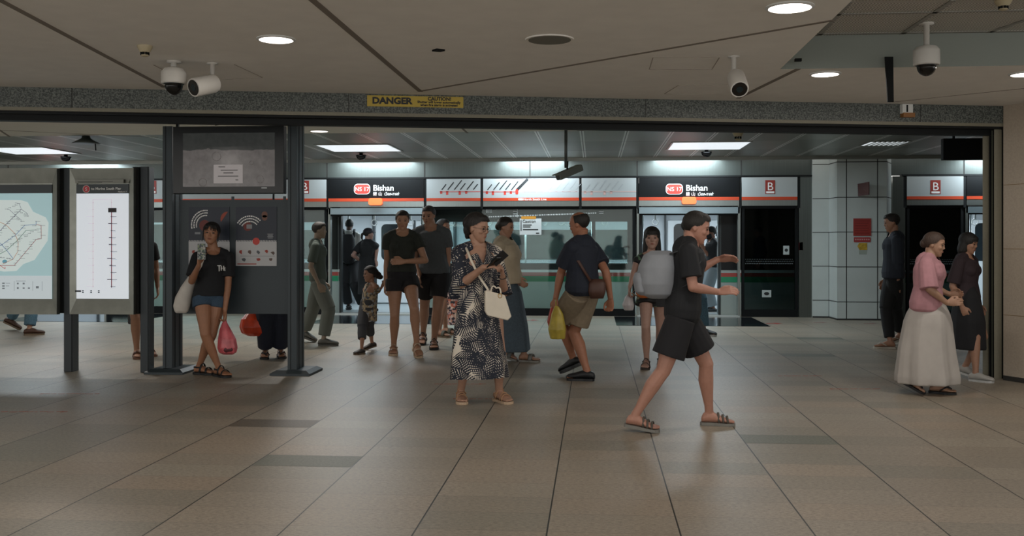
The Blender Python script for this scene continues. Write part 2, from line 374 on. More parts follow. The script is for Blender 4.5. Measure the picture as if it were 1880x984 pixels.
# ================================================================ platform screen doors
SY = YD - .04                                   # front of the header signs
def hx(px): return X(px, SY)
ZT, ZB, ZO, ZM = 2.471, 2.123, 2.067, 1.967      # header: top, bottom of sign, bottom of band, bottom of metal
LETW = mat('white_lettering', 'e8e8e6', .5); LETD = mat('dark_lettering', '1a1d1f', .5); SIGNB = mat('black_sign_face', '0b0d0f', .5, spec=.2)
SIGNW = mat('white_sign_face', 'a4aaab', .4); GREYL = mat('grey_line', '9a9fa2', .5); PEARL = mat('pearl_cover', 'd8dad8', .3)
def rrect(cx, cz, w, h, r, y, n=5):
    pts = []
    for (sx, sz, a0) in ((1, 1, 0), (-1, 1, 90), (-1, -1, 180), (1, -1, 270)):
        for k in range(n + 1):
            a = math.radians(a0 + 90 * k / n); pts.append(Vector((cx + sx * (w / 2 - r) + r * math.cos(a), y, cz + sz * (h / 2 - r) + r * math.sin(a))))
    return pts
def header(px0, px1, face, label, cat, name, lamp=False):
    x0, x1 = hx(px0), hx(px1); root = empty(name, ((x0 + x1) / 2, SY, ZB), label, cat)
    box('sign_face', (x0, SY, ZB), (x1, YD, ZT), face, root); box('colour_band', (x0, SY - .002, ZO), (x1, YD, ZB), ORANGE, root)
    box('metal_rail', (x0, SY + .004, ZM), (x1, YD, ZO), STEEL, root)
    if lamp:
        c = (x0 + x1) / 2; MB().prism(rrect(c, ZB - .062, .25, .125, .035, SY - .06), (0, .06, 0)).build('door_lamp', mat('lit_orange_lamp', 'ff6a38', .4, emit=1.05), root)
    return root
def bishan(px0, px1, where):
    r = header(px0, px1, SIGNB, 'black Bishan station name sign over the %s' % where, 'sign', 'station_sign', True)
    cx = (hx(px0) + hx(px1)) / 2; z = Zat(347, (px0 + px1) / 2, SY)
    MB().prism(rrect(cx - .255, z, .30, .19, .07, SY - .004), (0, .004, 0)).build('badge_rim', LETW, r)
    MB().prism(rrect(cx - .255, z, .28, .17, .062, SY - .007), (0, .004, 0)).build('badge', RED, r)
    text('NS 17', .105, plane_M(cx - .255, SY - .009, z - .037), LETW, r, align='CENTER')
    text('Bishan', .15, plane_M(cx - .055, SY - .003, z - .03), LETW, r, bold=.012)
    text('碧 山', .075, plane_M(cx - .055, SY - .003, z - .115), LETW, r); text('பீஷான்', .07, plane_M(cx + .155, SY - .003, z - .115), LETW, r, bold=.012)
    return r
def bsign(px0, px1, pb, where):
    r = header(px0, px1, SIGNW, 'white platform B sign with orange band %s' % where, 'sign', 'platform_sign')
    x = hx(pb); z = Zat(343.5, pb, SY)
    box('badge', (x - .085, SY - .004, z - .12), (x + .085, SY, z + .12), mat('dark_red_badge', '8c2f26', .45), r)
    text('B', .2, plane_M(x, SY - .006, z - .055), LETW, r, align='CENTER'); box('badge_bar', (x - .07, SY - .006, z - .11), (x + .07, SY - .003, z - .075), LETW, r)
def route(px0, px1, label, stops, kind, extra=None):
    r = header(px0, px1, SIGNW, label, 'sign', 'route_map_sign'); zl = Zat(352, (px0 + px1) / 2, SY); y = SY
    m = MB(); d = MB()
    x0, x1 = hx(px0), hx(px1); red = kind == 'red'
    if stops:
        a = hx(stops[0]) - (.03 if px0 < 800 else hx(stops[0]) - x0); b = hx(stops[-1]) + .0 if extra else x1
        m.box((a, y - .003, zl - .005), (b, y, zl + .005))
    for i, s in enumerate(stops):
        x = hx(s); ln = .10 + .07 * ((i * 37) % 5) / 4
        p = Vector((x + .01, y, zl + .035)); q = p + Vector((ln * .8, 0, ln)); n_ = Vector((-.007, 0, .006))
        d.prism([p - n_, q - n_, q + n_, p + n_], (0, -.003, 0))
        if i % 3 != 2: m.box((x - .02, y - .003, zl - .035 - .02 * (i % 2)), (x + .02, y, zl + .012))
    m.build('route_line', RED if red else mat('faded_red_line', 'c9a7a2', .5), r); d.build('station_name', LETD if red else GREYL, r)
    if extra:
        xs = hx(extra[0]); q = MB()
        p = Vector((xs, y - .004, zl + .03)); e = Vector((hx(969), y - .004, ZT - .012)); n_ = Vector((-.02, 0, .014))
        q.prism([p - n_, e - n_, e + n_, p + n_], (0, .003, 0)).build('current_station_flag', LETD, r)
        MB().prism(rrect(xs, zl, .05, .09, .02, y - .006), (0, .004, 0)).build('current_station_dot', RED, r)
        m2 = MB(); m2.box((xs + .03, y - .002, zl - .003), (x1, y, zl + .003)); d2 = MB()
        for k in range(9):
            x = xs + .12 + k * .118; ln = .10 + .06 * ((k * 53) % 4) / 3; p = Vector((x, y, zl + .035)); qq = p + Vector((ln * .8, 0, ln)); n_ = Vector((-.005, 0, .004))
            d2.prism([p - n_, qq - n_, qq + n_, p + n_], (0, -.002, 0)); m2.box((x - .012, y - .002, zl - .01), (x + .012, y, zl + .01))
        m2.build('faded_line', mat('pale_pink_line', 'c3aeb0', .5), r); d2.build('faded_name', GREYL, r)
        MB().prism(rrect(hx(956), (ZB + ZO) / 2, .09, .04, .018, y - .005), (0, .003, 0)).build('line_badge', LETW, r)
        text('North South Line', .058, plane_M(hx(961), y - .004, (ZB + ZO) / 2 - .02), LETW, r, bold=.01)
bishan(18, 195, 'leftmost door, behind the lit panels'); bsign(198, 298, 279, 'left of the television')
route(302, 500, 'white route map sign hidden behind the television board', [], 'red')
bsign(504, 599, 559, 'just right of the display board'); bishan(603, 778, 'left open train door')
route(783, 882, 'white route map sign right of the left station name', [810, 821, 833, 844, 856, 868], 'red')
route(887, 1063, 'wide white route map sign reading North South Line', [894, 905, 916, 927, 938, 949], 'red', (949,))
route(1068, 1168, 'faded white route map sign left of the right station name', [1074, 1086, 1098, 1110, 1122, 1134], 'grey')
bishan(1173, 1357, 'right open train door'); bsign(1362, 1464, 1414, 'left of the tiled column'); bsign(1665, 1769, 1717.5, 'right of the tiled column'); bishan(1775, 1955, 'rightmost door beside the stone wall')
mb = MB()
for px, wd in ((16, 3), (196.5, 3), (300, 3), (502, 3), (601, 4), (780.5, 4.5), (884.5, 4.5), (1065.5, 4.5), (1170.5, 4.5), (1359.5, 4), (1467, 5), (1662, 6), (1772, 5)):
    mb.box((hx(px - wd / 2), SY + .01, ZM - .04), (hx(px + wd / 2), YD + .08, 2.49))
o = mb.build('trim_6', BLK); tag(o, kind='structure')
def zy(py, px=1000, Y=YD): return Zat(py, px, Y)
# fixed glass screens
def screen(nm, px0, px1, glass=GLASS, dots=True, label=None):
    x0, x1 = X(px0, YD), X(px1, YD); r = empty(nm, ((x0 + x1) / 2, YD, 0), kind='structure')
    mb = MB(); mb.box((x0, YD, ZM - .05), (x1, YD + .08, ZM - .004)); mb.box((x0, YD, 0), (x1, YD + .08, .13)); mb.box((x0, YD, .13), (x0 + .045, YD + .08, ZM - .05)); mb.box((x1 - .045, YD, .13), (x1, YD + .08, ZM - .05)); mb.build('frame', BLKM, r)
    box('pane', (x0 + .04, YD + .03, .13), (x1 - .04, YD + .042, ZM - .05), glass, r)
    if dots:
        mb = MB(); k = 0; x = x0 + .07
        while x < x1 - .07:
            for j, z in enumerate((.945, .985, 1.02)):
                s = (.009, .0075, .005)[j]; mb.box((x - s + .012 * (j % 2), YD + .026, z - s), (x + s + .012 * (j % 2), YD + .03, z + s))
            x += .03
        o = mb.build('dot_band', mat('grey_frit', '4a5254' if glass is GLASS else '2e3537', .6), r); o['kind'] = 'stuff'
    return r
screen('window_1', -90, 16); screen('window_2', 197, 500); screen('window_3', 503, 600); w4 = screen('window_4', 783, 1166); w5 = screen('window_5', 1362, 1465, TGLASS); w6 = screen('window_6', 1665, 1769, TGLASS)
# writing along the top of the middle pane
mb = MB(); random.seed(3); z = zy(398); x = X(897, YD)
while x < X(1095, YD):
    l = random.uniform(.01, .045); mb.box((x, YD + .026, z - .008 + .1 * (x - X(897, YD)) / 3), (x + l, YD + .03, z + .012 + .1 * (x - X(897, YD)) / 3)); x += l + .014
for q in range(5): mb.box((X(892 + q * 2.4, YD), YD + .026, zy(390)), (X(893.4 + q * 2.4, YD), YD + .03, zy(384)))
for q in range(3): mb.box((X(942, YD), YD + .026, zy(383 + q * 5)), (X(950, YD), YD + .03, zy(382 + q * 5)))
mb.box((X(949, YD), YD + .026, zy(399)), (X(950, YD), YD + .03, zy(382)))
for q in range(2): mb.box((X(1100, YD), YD + .026, zy(389 + q * 3)), (X(1108, YD), YD + .03, zy(388 + q * 3)))
mb.build('sticker_writing', mat('pale_sticker', 'b4bcbc', .5), w4)
def sticker(px0, px1, y0, y1, body, parent, m=None, Y=YD + .024):
    a, b = X(px0, Y), X(px1, Y); mm = m or mat('dim_white_sticker', 'a8b0ae', .5)
    box('sticker', (a, Y, zy(y1)), (b, Y + .004, zy(y0)), mm, parent)
    if body: MB().ball(((a + b) / 2, Y - .002, zy((y0 + y1) / 2)), ((b - a) * .3, .002, .03), seg=10, rings=6).build('sticker_symbol', LETD, parent)
sticker(1438, 1449, 451, 467, 1, w5); sticker(1399, 1416, 531, 544, 1, w5); sticker(1467, 1474, 445, 459, 0, w5, mat('red_sticker', '9c3338', .5), YD - .03)
nt_ = empty('glass_notice', on_y(973, 431, YD), 'white caution notice with orange top taped to the middle glass screen', 'notice')
Y = YD + .015; box('sheet', (X(954, Y), Y, zy(431)), (X(994, Y), Y + .005, zy(401)), mat('paper_white', 'cdd2d2', .6), nt_)
box('orange_strip', (X(957, Y), Y - .003, zy(402)), (X(984, Y), Y + .004, zy(397)), mat('amber_strip', 'c98a2a', .5), nt_)
text('Caution', .075, plane_M(X(959, Y), Y - .004, zy(408.5)), LETD, nt_)
mb = MB()
for (a, b, y_) in ((960, 976, 413), (960, 974, 416.5), (960, 988, 421.5), (984, 990, 428)): mb.box((X(a, Y), Y - .003, zy(y_ + .9)), (X(b, Y), Y, zy(y_ - .9)))
mb.box((X(956, Y), Y - .003, zy(424)), (X(957.5, Y), Y, zy(404))); mb.build('text_line', LETD, nt_)
# door units
def doorway(nm, px0, px1):
    x0, x1 = X(px0, YD), X(px1, YD); r = empty(nm, ((x0 + x1) / 2, YD, 0), kind='structure')
    mb = MB(); mb.box((x0, YD - .02, ZM - .135), (x1, YD + .1, ZM - .02)); mb.build('lintel', mat('blue_grey_steel', '8b9aa0', .35, .7), r)
    box('lintel_shadow_gap', (x0, YD + .0, ZM - .16), (x1, YD + .1, ZM - .135), BLKM, r)
    mb = MB(); mb.box((x0 - .01, YD - .02, 0), (x0 + .03, YD + .1, ZM)); mb.box((x1 - .03, YD - .02, 0), (x1 + .01, YD + .1, ZM)); mb.build('jamb', STEEL, r)
    box('sill', (x0, YD - .03, 0), (x1, YD + .1, .022), mat('bright_sill', 'b4bcbc', .3, .6), r)
doorway('door_1', 18, 195); doorway('door_2', 604, 779); doorway('door_3', 1170, 1358); doorway('door_4', 1773, 1950)
for i, (a, b) in enumerate(((1466.5, 1490.5), (1638, 1661))):
    o = box('trim_%d' % (7 + i), (X(a, YD), YD - .03, 0), (X(b, YD), YD + .1, 2.475), DSTEEL); tag(o, kind='structure')
# ---------------------------------------------------------------- tiled column
TILE = mat('white_enamel_tile', 'b9c0bd', .28, noise=.03, nscale=4)
YC = 17.3
pts = [Vector((X(1491.5, YD), YD + .3, 0)), Vector((X(1491.5, 17.82), 17.82, 0)), Vector((X(1522, 17.8), 17.8, 0)), Vector((X(1537, YC), YC, 0)), Vector((X(1628, YC), YC, 0)), Vector((X(1640, YC + .3), YC + .42, 0)), Vector((X(1640, YC + .3), YD + .3, 0))]
col_ = MB().prism(pts, (0, 0, 2.95)).build('column', TILE); tag(col_, kind='structure')
mb = MB()
front = pts[1:6]
for z in (.309, .904, 1.495, 2.085, 2.685, .004):
    for p, q in zip(front, front[1:]):
        d = (q - p).normalized(); nn = Vector((d.y, -d.x, 0)) * .003
        mb.prism([p + UP * (z - .006) + nn, q + UP * (z - .006) + nn, q + UP * (z - .006) - nn, p + UP * (z - .006) - nn], (0, 0, .012 if z > .01 else .03))
for px in (1554, 1611): mb.box((X(px, YC) - .007, YC - .003, 0), (X(px, YC) + .007, YC + .003, 2.95))
mb.box((pts[2].x - .005, pts[2].y - .004, 0), (pts[2].x + .005, pts[2].y + .004, 1.495))
mb.build('tile_joint', JOINT, col_)
def zc(py, px=1580): return Zat(py, px, YC)
r = empty('fire_notice', on_y(1582, 445, YC), 'dark red notice board with a narrow strip sign below on tiled column', 'sign')
box('board', (X(1566.5, YC), YC - .015, zc(433)), (X(1599, YC), YC - .002, zc(401)), mat('brick_red_board', '93302a', .5), r)
mb = MB()
for k in range(6): mb.box((X(1569, YC), YC - .017, zc(406 + k * 4.5)), (X(1596 - (k * 7) % 5, YC), YC - .015, zc(405 + k * 4.5)))
mb.build('text_line', mat('dull_red_text', '6e2420', .6), r)
box('strip', (X(1567.5, YC), YC - .012, zc(444.5)), (X(1598, YC), YC - .002, zc(435.5)), mat('crimson_strip', '9a2f33', .5), r)
mb = MB()
for k in range(7): mb.box((X(1569.5 + k * 4, YC), YC - .014, zc(441)), (X(1572 + k * 4, YC), YC - .012, zc(438.5)))
mb.build('strip_text', mat('pale_pink_text', 'c59a98', .6), r)
r = empty('wall_label', on_y(1584, 457, YC), 'small yellow label above a pale card on tiled column', 'label')
MB().prism([Vector((X(a, YC), YC - .005, zc(b))) for a, b in ((1577, 446), (1592, 446), (1592, 459), (1578, 459), (1574, 452))], (0, .004, 0)).build('yellow_label', mat('mustard_label', 'b08f2c', .6, noise=.4, nscale=25), r)
box('pale_card', (X(1577, YC), YC - .004, zc(467)), (X(1591, YC), YC - .001, zc(459)), mat('faded_card', '98a096', .6), r)
MB().prism([Vector((X(1574.5, YC), YC - .001, zc(337.5))), Vector((X(1574.5, YC), YC - .03, zc(360.5))), Vector((X(1595, YC - .25), YC - .25, zc(359))), Vector((X(1595, YC - .25), YC - .25, zc(335.5)))], (.012, 0, 0)).build('flag_sign', mat('dark_maroon_sign', '4c2622', .4))
o = bpy.data.objects['flag_sign']; tag(o, 'small dark maroon flag sign projecting from the top of tiled column', 'sign')
# ================================================================ train behind the screens
YT = 18.4; train = empty('train', (0, YT, 0), 'metro train standing at the platform behind the glass screens with open doors', 'train')
def tx(px): return X(px, YT)
def tz(py): return Zat(py, 1000, YT)
opens = [(60, 205), (625, 777), (1177, 1321), (1777, 1925)]; wins = [(250, 430), (450, 598), (800, 1086), (1093, 1152)]
TG = mat('train_grey', 'a7b0ac', .35, .1); TB = mat('train_black_band', '101314', .35, spec=.3); TGR = mat('train_green_stripe', '1c7a55', .4); TRED = mat('train_red_stripe', '8e3a34', .4); TW = mat('train_white', 'd3d8d8', .4)
xs = [-14.0]
for a, b in opens: xs += [tx(a), tx(b)]
xs.append(13.0)
def bands(z0, z1, m, nm, dy=0.0):
    for a, b in zip(xs[::2], xs[1::2]): box(nm, (a, YT - dy, z0), (b, YT + .1, z1), m, train)
bands(-.1, tz(517), TG, 'lower_panel'); bands(tz(517), tz(507), TGR, 'green_stripe', .002); bands(tz(507), tz(500), TRED, 'red_stripe', .002); bands(tz(500), tz(495), TW, 'white_stripe', .002)
wz0, wz1 = tz(484), tz(407)
bands(tz(495), wz0, TB, 'window_band'); bands(wz1, 2.4, TB, 'upper_band')
for a, b in zip(xs[::2], xs[1::2]):
    cur = a
    for (p, q) in [(tx(u), tx(v)) for u, v in wins]:
        if a < p < b: box('window_pillar', (cur, YT, wz0), (p, YT + .1, wz1), TB, train); cur = q
    box('window_pillar', (cur, YT, wz0), (b, YT + .1, wz1), TB, train)
for u, v in wins: box('window_pane', (tx(u), YT + .04, wz0), (tx(v), YT + .05, wz1), GLASS, train)
for a, b in opens: box('door_header', (tx(a), YT, tz(395)), (tx(b), YT + .12, 2.4), mat('train_header_grey', '7c8488', .4), train)
for a, b in opens:
    for q in (tx(a), tx(b)): box('door_edge', (q - .02, YT - .01, 0), (q + .02, YT + .12, tz(395)), mat('train_edge_rubber', '25292a', .5), train)
# the two leaves half drawn back, seen in the door openings
for (a, b) in ((1323, 1352), (606, 622)):
    o = box('door_leaf', (tx(a), YT - .05, 0), (tx(b), YT - .015, 1.8), mat('train_leaf_grey', '8e9894', .35, .2), train)
    for nm_, y0_, y1_, m_ in (('leaf_glass', 395, 495, TB), ('leaf_red_stripe', 500, 507, TRED), ('leaf_green_stripe', 507, 517, TGR)): box(nm_, (tx(a), YT - .054, tz(y1_)), (tx(b), YT - .05, tz(y0_)), m_, o)
box('floor_panel', (-14, YT, -.1), (13, 21.2, .006), mat('train_floor', '7d8588', .35, noise=.05, nscale=40), train)
box('ceiling_panel', (-14, YT, 2.05), (13, 21.3, 2.1), TW, train); box('far_wall', (-14, 21.12, 0), (13, 21.25, 2.1), mat('train_inner_wall', 'b4bac0', .4), train)
YF = 21.1
def fx(px): return X(px, YF)
def fz(py): return Zat(py, 1000, YF)
dk = mat('dark_train_window', '1b2226', .15)
for k, c in enumerate((fx(761) - 6.15, fx(761), fx(1300), fx(1300) + 6.1)):
    mb = MB()
    for s in (-1, 1): mb.box((c + s * .435 - .41, YF - .03, .02), (c + s * .435 + .41, YF, fz(404)), None, .02)
    mb.build('far_door_leaf', mat('train_far_door', 'c3c8cc', .35, .2), train)
    for s in (-1, 1): MB().prism(rrect(c + s * .435, (fz(411) + fz(478)) / 2, .56, fz(411) - fz(478), .1, YF - .034), (0, .003, 0)).build('far_door_window', dk, train)
    for s in (-1, 1): box('door_sticker', (c + s * .12 - (.05 if s < 0 else 0), YF - .04, fz(448)), (c + s * .12 + (.05 if s > 0 else .0), YF - .035, fz(434)), TW, train)
    mb = MB()
    for s in (-1, 1): mb.box((c + s * .89 - .02, YF - .05, 0), (c + s * .89 + .02, YF, 2.0))
    mb.box((c - .012, YF - .035, 0), (c + .012, YF - .001, fz(404))); mb.build('far_door_post', mat('train_door_post', '30363a', .4), train)
for a, b in ((fx(761) + 1.3, fx(1300) - 1.2), (fx(1300) + 1.3, fx(1300) + 4.8), (fx(761) - 4.8, fx(761) - 1.3)):
    box('bench', (a, 20.62, .38), (b, 21.1, .44), mat('train_seat_green', '4a6d62', .5), train, .015); box('bench_base', (a, 20.75, 0), (b, 21.1, .38), mat('train_bench_base', '6c7377', .5), train)
    box('bench_back', (a, 20.98, .46), (b, 21.08, .88), mat('train_seat_back', '537a6e', .5), train, .015)
    MB().prism(rrect((a + b) / 2, 1.28, b - a - .25, .62, .1, YF - .01), (0, .02, 0)).build('far_window', dk, train)
STL = mat('train_pole', 'c8ced0', .25, .5)
for px, Y, in ((628, 18.75), (774, 18.75), (1180, 18.75), (1318, 18.75), (965, 19.6), (1087, 19.6), (1782, 18.75)):
    MB().tube([(X(px, Y), Y, .006), (X(px, Y), Y, 2.06)], .017).build('pole', STL, train, True)
MB().tube([(-13, 19.3, 1.9), (12, 19.3, 1.9)], .014).build('handrail', STL, train, True)
for px in (480, 530, 640, 687, 754, 830, 898, 920, 949, 1000, 1030, 1041, 1110, 1203, 1271, 1790):
    x = X(px, 19.3); mb = MB(); mb.box((x - .018, 19.285, 1.76), (x + .018, 19.315, 1.905), None, .005)
    mb.tube([(x + .055 * math.sin(a), 19.3, 1.705 + .055 * math.cos(a)) for a in [i * 2 * PI / 14 for i in range(15)]], .009, 6); mb.build('strap_handle', TW, train)
for a, b in ((-13, -6.5), (-6.2, -.2), (.1, 5.5), (5.8, 12)):
    box('ceiling_lamp', (a, 19.5, 2.02), (b, 19.8, 2.055), mat('train_light_strip', 'f2f8ff', .4, emit=2.5), train)
    area(((a + b) / 2, 19.65, 2.0), b - a - .2, .26, TRAIN_W, COOL, parent=train)
# ================================================================ platform lights
slot = bpy.data.objects['ceiling_light_slot']
for a, b in ((99, 207), (622, 757), (921, 1033), (1203, 1322), (1783, 1895)):
    x0, x1 = X(a, 17.8), X(b, 17.8)
    mb = MB(); mb.box((x0 - .02, 17.34, 2.79), (x0, 17.895, 3.1)); mb.box((x1, 17.34, 2.79), (x1 + .02, 17.895, 3.1)); mb.build('light_cheek', WHITE, slot)
    box('light_tube', (x0, 17.55, 3.0), (x1, 17.62, 3.05), mat('fluorescent_tube', 'eef6ff', .4, emit=6), slot)
    area(((x0 + x1) / 2, 17.36, 2.84), x1 - x0 - .02, .10, SLOT_W, COOL, (math.radians(76), 0, 0), parent=slot)
def ceiling_panel(px, y0, y1, wd, label, watts=PANEL_W, louv=False):
    p = on_z(px, (y0 + y1) / 2, ZP); q0 = on_z(px, y0, ZP); q1 = on_z(px, y1, ZP); d = abs(q0.y - q1.y)
    r = empty('ceiling_light', (p.x, p.y, ZP), label, 'light')
    mb = MB()
    for s in (-1, 1): mb.box((p.x + s * wd / 2 - .015, p.y - d / 2, ZP - .012), (p.x + s * wd / 2 + .015, p.y + d / 2, ZP)); mb.box((p.x - wd / 2, p.y + s * d / 2 - .015, ZP - .012), (p.x + wd / 2, p.y + s * d / 2 + .015, ZP))
    mb.build('frame', mat('pale_metal_trim', '9a9c96'), r)
    box('diffuser', (p.x - wd / 2, p.y - d / 2, ZP - .008), (p.x + wd / 2, p.y + d / 2, ZP - .001), mat('lit_diffuser', 'e6eef4', .4, emit=.95), r)
    if louv:
        mb = MB()
        for k in range(1, 8): mb.box((p.x - wd / 2 + wd * k / 8 - .012, p.y - d / 2, ZP - .02), (p.x - wd / 2 + wd * k / 8 + .012, p.y + d / 2, ZP - .006))
        mb.build('louvre', mat('pale_metal_trim', '9a9c96'), r)
    area((p.x, p.y, ZP - .03), wd - .1, d - .05, watts, COOL, parent=r)
ceiling_panel(661, 264.8, 277.8, 1.12, 'square white lit panel in platform ceiling above the left station name'); ceiling_panel(1299, 260.2, 274.2, 1.14, 'square white lit panel in platform ceiling above the right station name')
ceiling_panel(52, 269.8, 282.6, 1.12, 'square white lit panel in platform ceiling at the far left'); ceiling_panel(1624, 258.9, 266.4, .57, 'small louvred lit panel in platform ceiling above the tiled column', 6, True)
def downlight(px, py, rad, z, label, watts, em=9):
    p = on_z(px, py, z); r = empty('downlight', (p.x, p.y, z), label, 'light')
    MB().lathe((p.x, p.y, z), [(rad + .018, 0), (rad + .02, -.006), (rad + .002, -.012), (rad, -.002), (rad * .5, -.001)]).build('rim', WHITE, r)
    MB().lathe((p.x, p.y, z), [(0, -.003), (rad, -.003), (rad, -.0085), (0, -.0085)]).build('lens', mat('lit_lens_%d' % em, 'fff2e8', .4, emit=em), r)
    area((p.x, p.y, z - .03), rad * 1.8, rad * 1.8, watts, WARM, shape='DISK', parent=r)
downlight(507, 71, .105, ZC, 'round lit downlight in near ceiling above the television', NEAR_W); downlight(1450, 12, .115, ZC, 'round lit downlight at the top edge beside the slanted recess', NEAR_W)
downlight(1515, 135, .10, ZC, 'round lit downlight in near ceiling behind the recess', NEAR_W); downlight(1882, 135, .10, ZC, 'round lit downlight cut by the right edge of the frame', NEAR_W)
downlight(130, 217, .13, ZP, 'round dim downlight beyond the beam above the left lit panels', PLAT_W, 2); downlight(586, 240, .11, ZP, 'round dim downlight beyond the beam right of the display board', PLAT_W, 3)
for i, (x, y) in enumerate(((-2.6, 3.4), (.6, 3.0), (3.6, 3.2), (-5.6, 4.4))):  # out-of-view downlights, added to help light the near hall
    r = empty('downlight', (x, y, ZC), 'added unseen fill downlight in the near ceiling above the viewer', 'light', group='added unseen downlights above the viewer')
    MB().lathe((x, y, ZC), [(.123, 0), (.125, -.006), (.107, -.012), (.105, -.002)]).build('rim', WHITE, r); MB().lathe((x, y, ZC), [(0, -.003), (.105, -.003), (.105, -.0085), (0, -.0085)]).build('lens', MATS['lit_lens_9'], r)
    area((x, y, ZC - .03), .19, .19, NEAR_W, WARM, shape='DISK', parent=r)
p = on_z(1009, 71.5, ZC); o = MB().lathe((p.x, p.y, ZC), [(0, 0), (.137, 0), (.137, -.010), (0, -.010)]).build('ceiling_speaker', mat('grey_speaker_grille', '6f6d64', .7)); MB().lathe((p.x, p.y, ZC), [(.136, -.001), (.158, -.001), (.156, -.009), (.137, -.007)]).build('speaker_rim', CEIL, o); tag(o, 'round grey unlit speaker grille set in the near ceiling', 'speaker')
p = on_z(803, 90, ZC); o = MB().prism([p + Vector(v) for v in ((-.04, .02, 0), (0, -.02, 0), (.05, .015, 0), (.01, .05, 0))], (0, 0, -.012)).build('ceiling_hole', BLKM); tag(o, 'small ragged black hole in the near ceiling left of the speaker', 'hole')
# ================================================================ ceiling equipment
SHELL = mat('white_plastic', 'c9c6c0', .35); LENS = mat('black_dome_glass', '08090a', .06); CREAM = mat('cream_plastic', 'b5a98c', .5)
def dome(px, ytop, zc_, w_, hs, hb, hd, label):
    p = on_z(px, ytop, zc_); t = (p - EYE).dot(FWD); k = t / FPX; r = empty('dome_camera', p, label, 'security camera'); R = w_ / 2 * k
    MB().lathe(p, [(.05, 0), (.05, -.012), (.02, -.014), (.02, -hs * k)], M=None).build('stem', SHELL, r, True)
    a = -hs * k; b = a - hb * k
    autosmooth(MB().lathe(p, [(.02, a + .005), (R * .75, a - .008), (R * .97, a - .03), (R, a - .04), (R, b), (R * .93, b - .008)]).build('housing', SHELL, r), 30)
    c = p + UP * (b - .003); dr = hd * k
    MB().lathe(c, [(R * .9, 0)] + [(R * .72 * math.cos(q), -.012 - (dr - .012) * math.sin(q)) for q in [i * PI / 16 for i in range(9)]]).build('dome_glass', LENS, r, True)
dome(319, 112, ZC, 45, 12, 28, 22, 'white dome security camera left of the bullet camera, above the television'); dome(1701, 42, ZR, 47, 42, 34, 21, 'white dome security camera hanging in the ceiling recess')
def bullet(px, py, hs, back, front, rad, tt, label):
    p = on_z(px, py, ZC); t = (p - EYE).dot(FWD); k = t / FPX; r = empty('bullet_camera', p, label, 'security camera')
    b = at_t(*back, t); f = at_t(*front, t + tt); d = (f - b).normalized()
    MB().tube([p, p + UP * -.008, p - UP * .009, p - UP * (hs * k)], [.04, .04, .017, .017], 14).build('bracket', SHELL, r, True)
    R = rad * k; autosmooth(MB().tube([b, b + d * .012, b + d * .03, f - d * .012, f], [R * .55, R * .88, R, R, R * .97], 26).build('housing', SHELL, r), 35)
    autosmooth(MB().tube([f - d * .01, f + d * .001, f + d * .003], [R * .84, R * .84, R * .80], 24).build('front_glass', LENS, r), 30)
    MB().tube([f, f + d * .006], [R * .40, R * .36], 20).build('lens_ring', mat('lens_blue_black', '1c2b30', .15, .3), r)
bullet(390, 116, 27, (398, 152), (355, 161), 17, -.16, 'white bullet security camera pointing left beside the left dome camera'); bullet(1347, 103, 30, (1350, 138), (1358, 164), 16.5, -.17, 'white bullet security camera aimed at the viewer right of centre')
def detector(px, ytop, z, w_, h_, label, m=CREAM):
    p = on_z(px, ytop, z); k = (p - EYE).dot(FWD) / FPX; R = w_ / 2 * k; h = h_ * k; r = empty('smoke_detector', p, label, 'smoke detector')
    autosmooth(MB().lathe(p, [(R, 0), (R, -h * .15), (R * .85, -h * .35), (R * .62, -h * .62)]).build('housing', m, r), 30)
    mb = MB()
    for a in range(8):
        q = a * PI / 4; c = p + Vector((math.cos(q) * R * .5, math.sin(q) * R * .5, 0)); mb.box((c.x - .005, c.y - .005, p.z - h * .85), (c.x + .005, c.y + .005, p.z - h * .6))
    mb.build('vent_rib', BLKM, r); MB().lathe(p - UP * h * .84, [(R * .5, 0), (R * .52, -h * .1), (R * .3, -h * .16)]).build('cap', m, r)
detector(266, 84, ZC, 27, 20, 'cream smoke detector on the near ceiling at upper left'); detector(1842, 0, ZR, 30, 19, 'cream smoke detector in the recess at the top right corner'); detector(1355, 239, ZP, 22, 19, 'cream smoke detector on the platform ceiling over the right lit panel')
def pod(px, py, label):
    p = on_z(px, py - 7, ZP); r = empty('camera_pod', p, label, 'security camera')
    MB().lathe(p, [(.03, 0), (.03, -.03), (.09, -.035)]).build('mount', BLKM, r, True); MB().lathe(p - UP * .033, [(.085, 0)] + [(.085 * math.cos(q), -.085 * math.sin(q)) for q in [i * PI / 14 for i in range(1, 8)]]).build('dome', LENS, r, True)
pod(663, 288, 'small black camera pod below the platform ceiling, left of centre'); pod(1297, 282, 'small black camera pod below the platform ceiling over the right door'); pod(121, 291, 'small black camera pod below the platform ceiling at far left')
p = on_z(158, 250, ZP); r = empty('ceiling_beacon', p, 'dark cone shaped antenna on platform ceiling above the left lit panels', 'antenna')
MB().lathe(p, [(.05, 0), (.06, -.03), (.11, -.06), (.19, -.10), (.17, -.106), (0, -.106)]).build('cone', mat('dark_cone', '3a4140', .3), r, True); MB().tube([p + Vector((.13, 0, -.08)), p + Vector((.14, 0, -.2))], .008).build('whip', BLKM, r)
T_ = 12.5; a = at_t(1039, 305, T_); r = empty('box_camera', (a.x, a.y, ZP), 'dark box security camera hanging on a pole over the route map sign', 'security camera')
MB().tube([(a.x, a.y, ZP), (a.x, a.y, a.z - .02)], .02).build('pole', mat('grey_pole', '5a5f5e', .4, .4), r, True)
b0 = at_t(1024, 325, T_ - .05); b1 = at_t(1066, 307, T_ + .15); d = (b1 - b0).normalized(); ry = d.cross(UP).normalized(); rz = ry.cross(d)
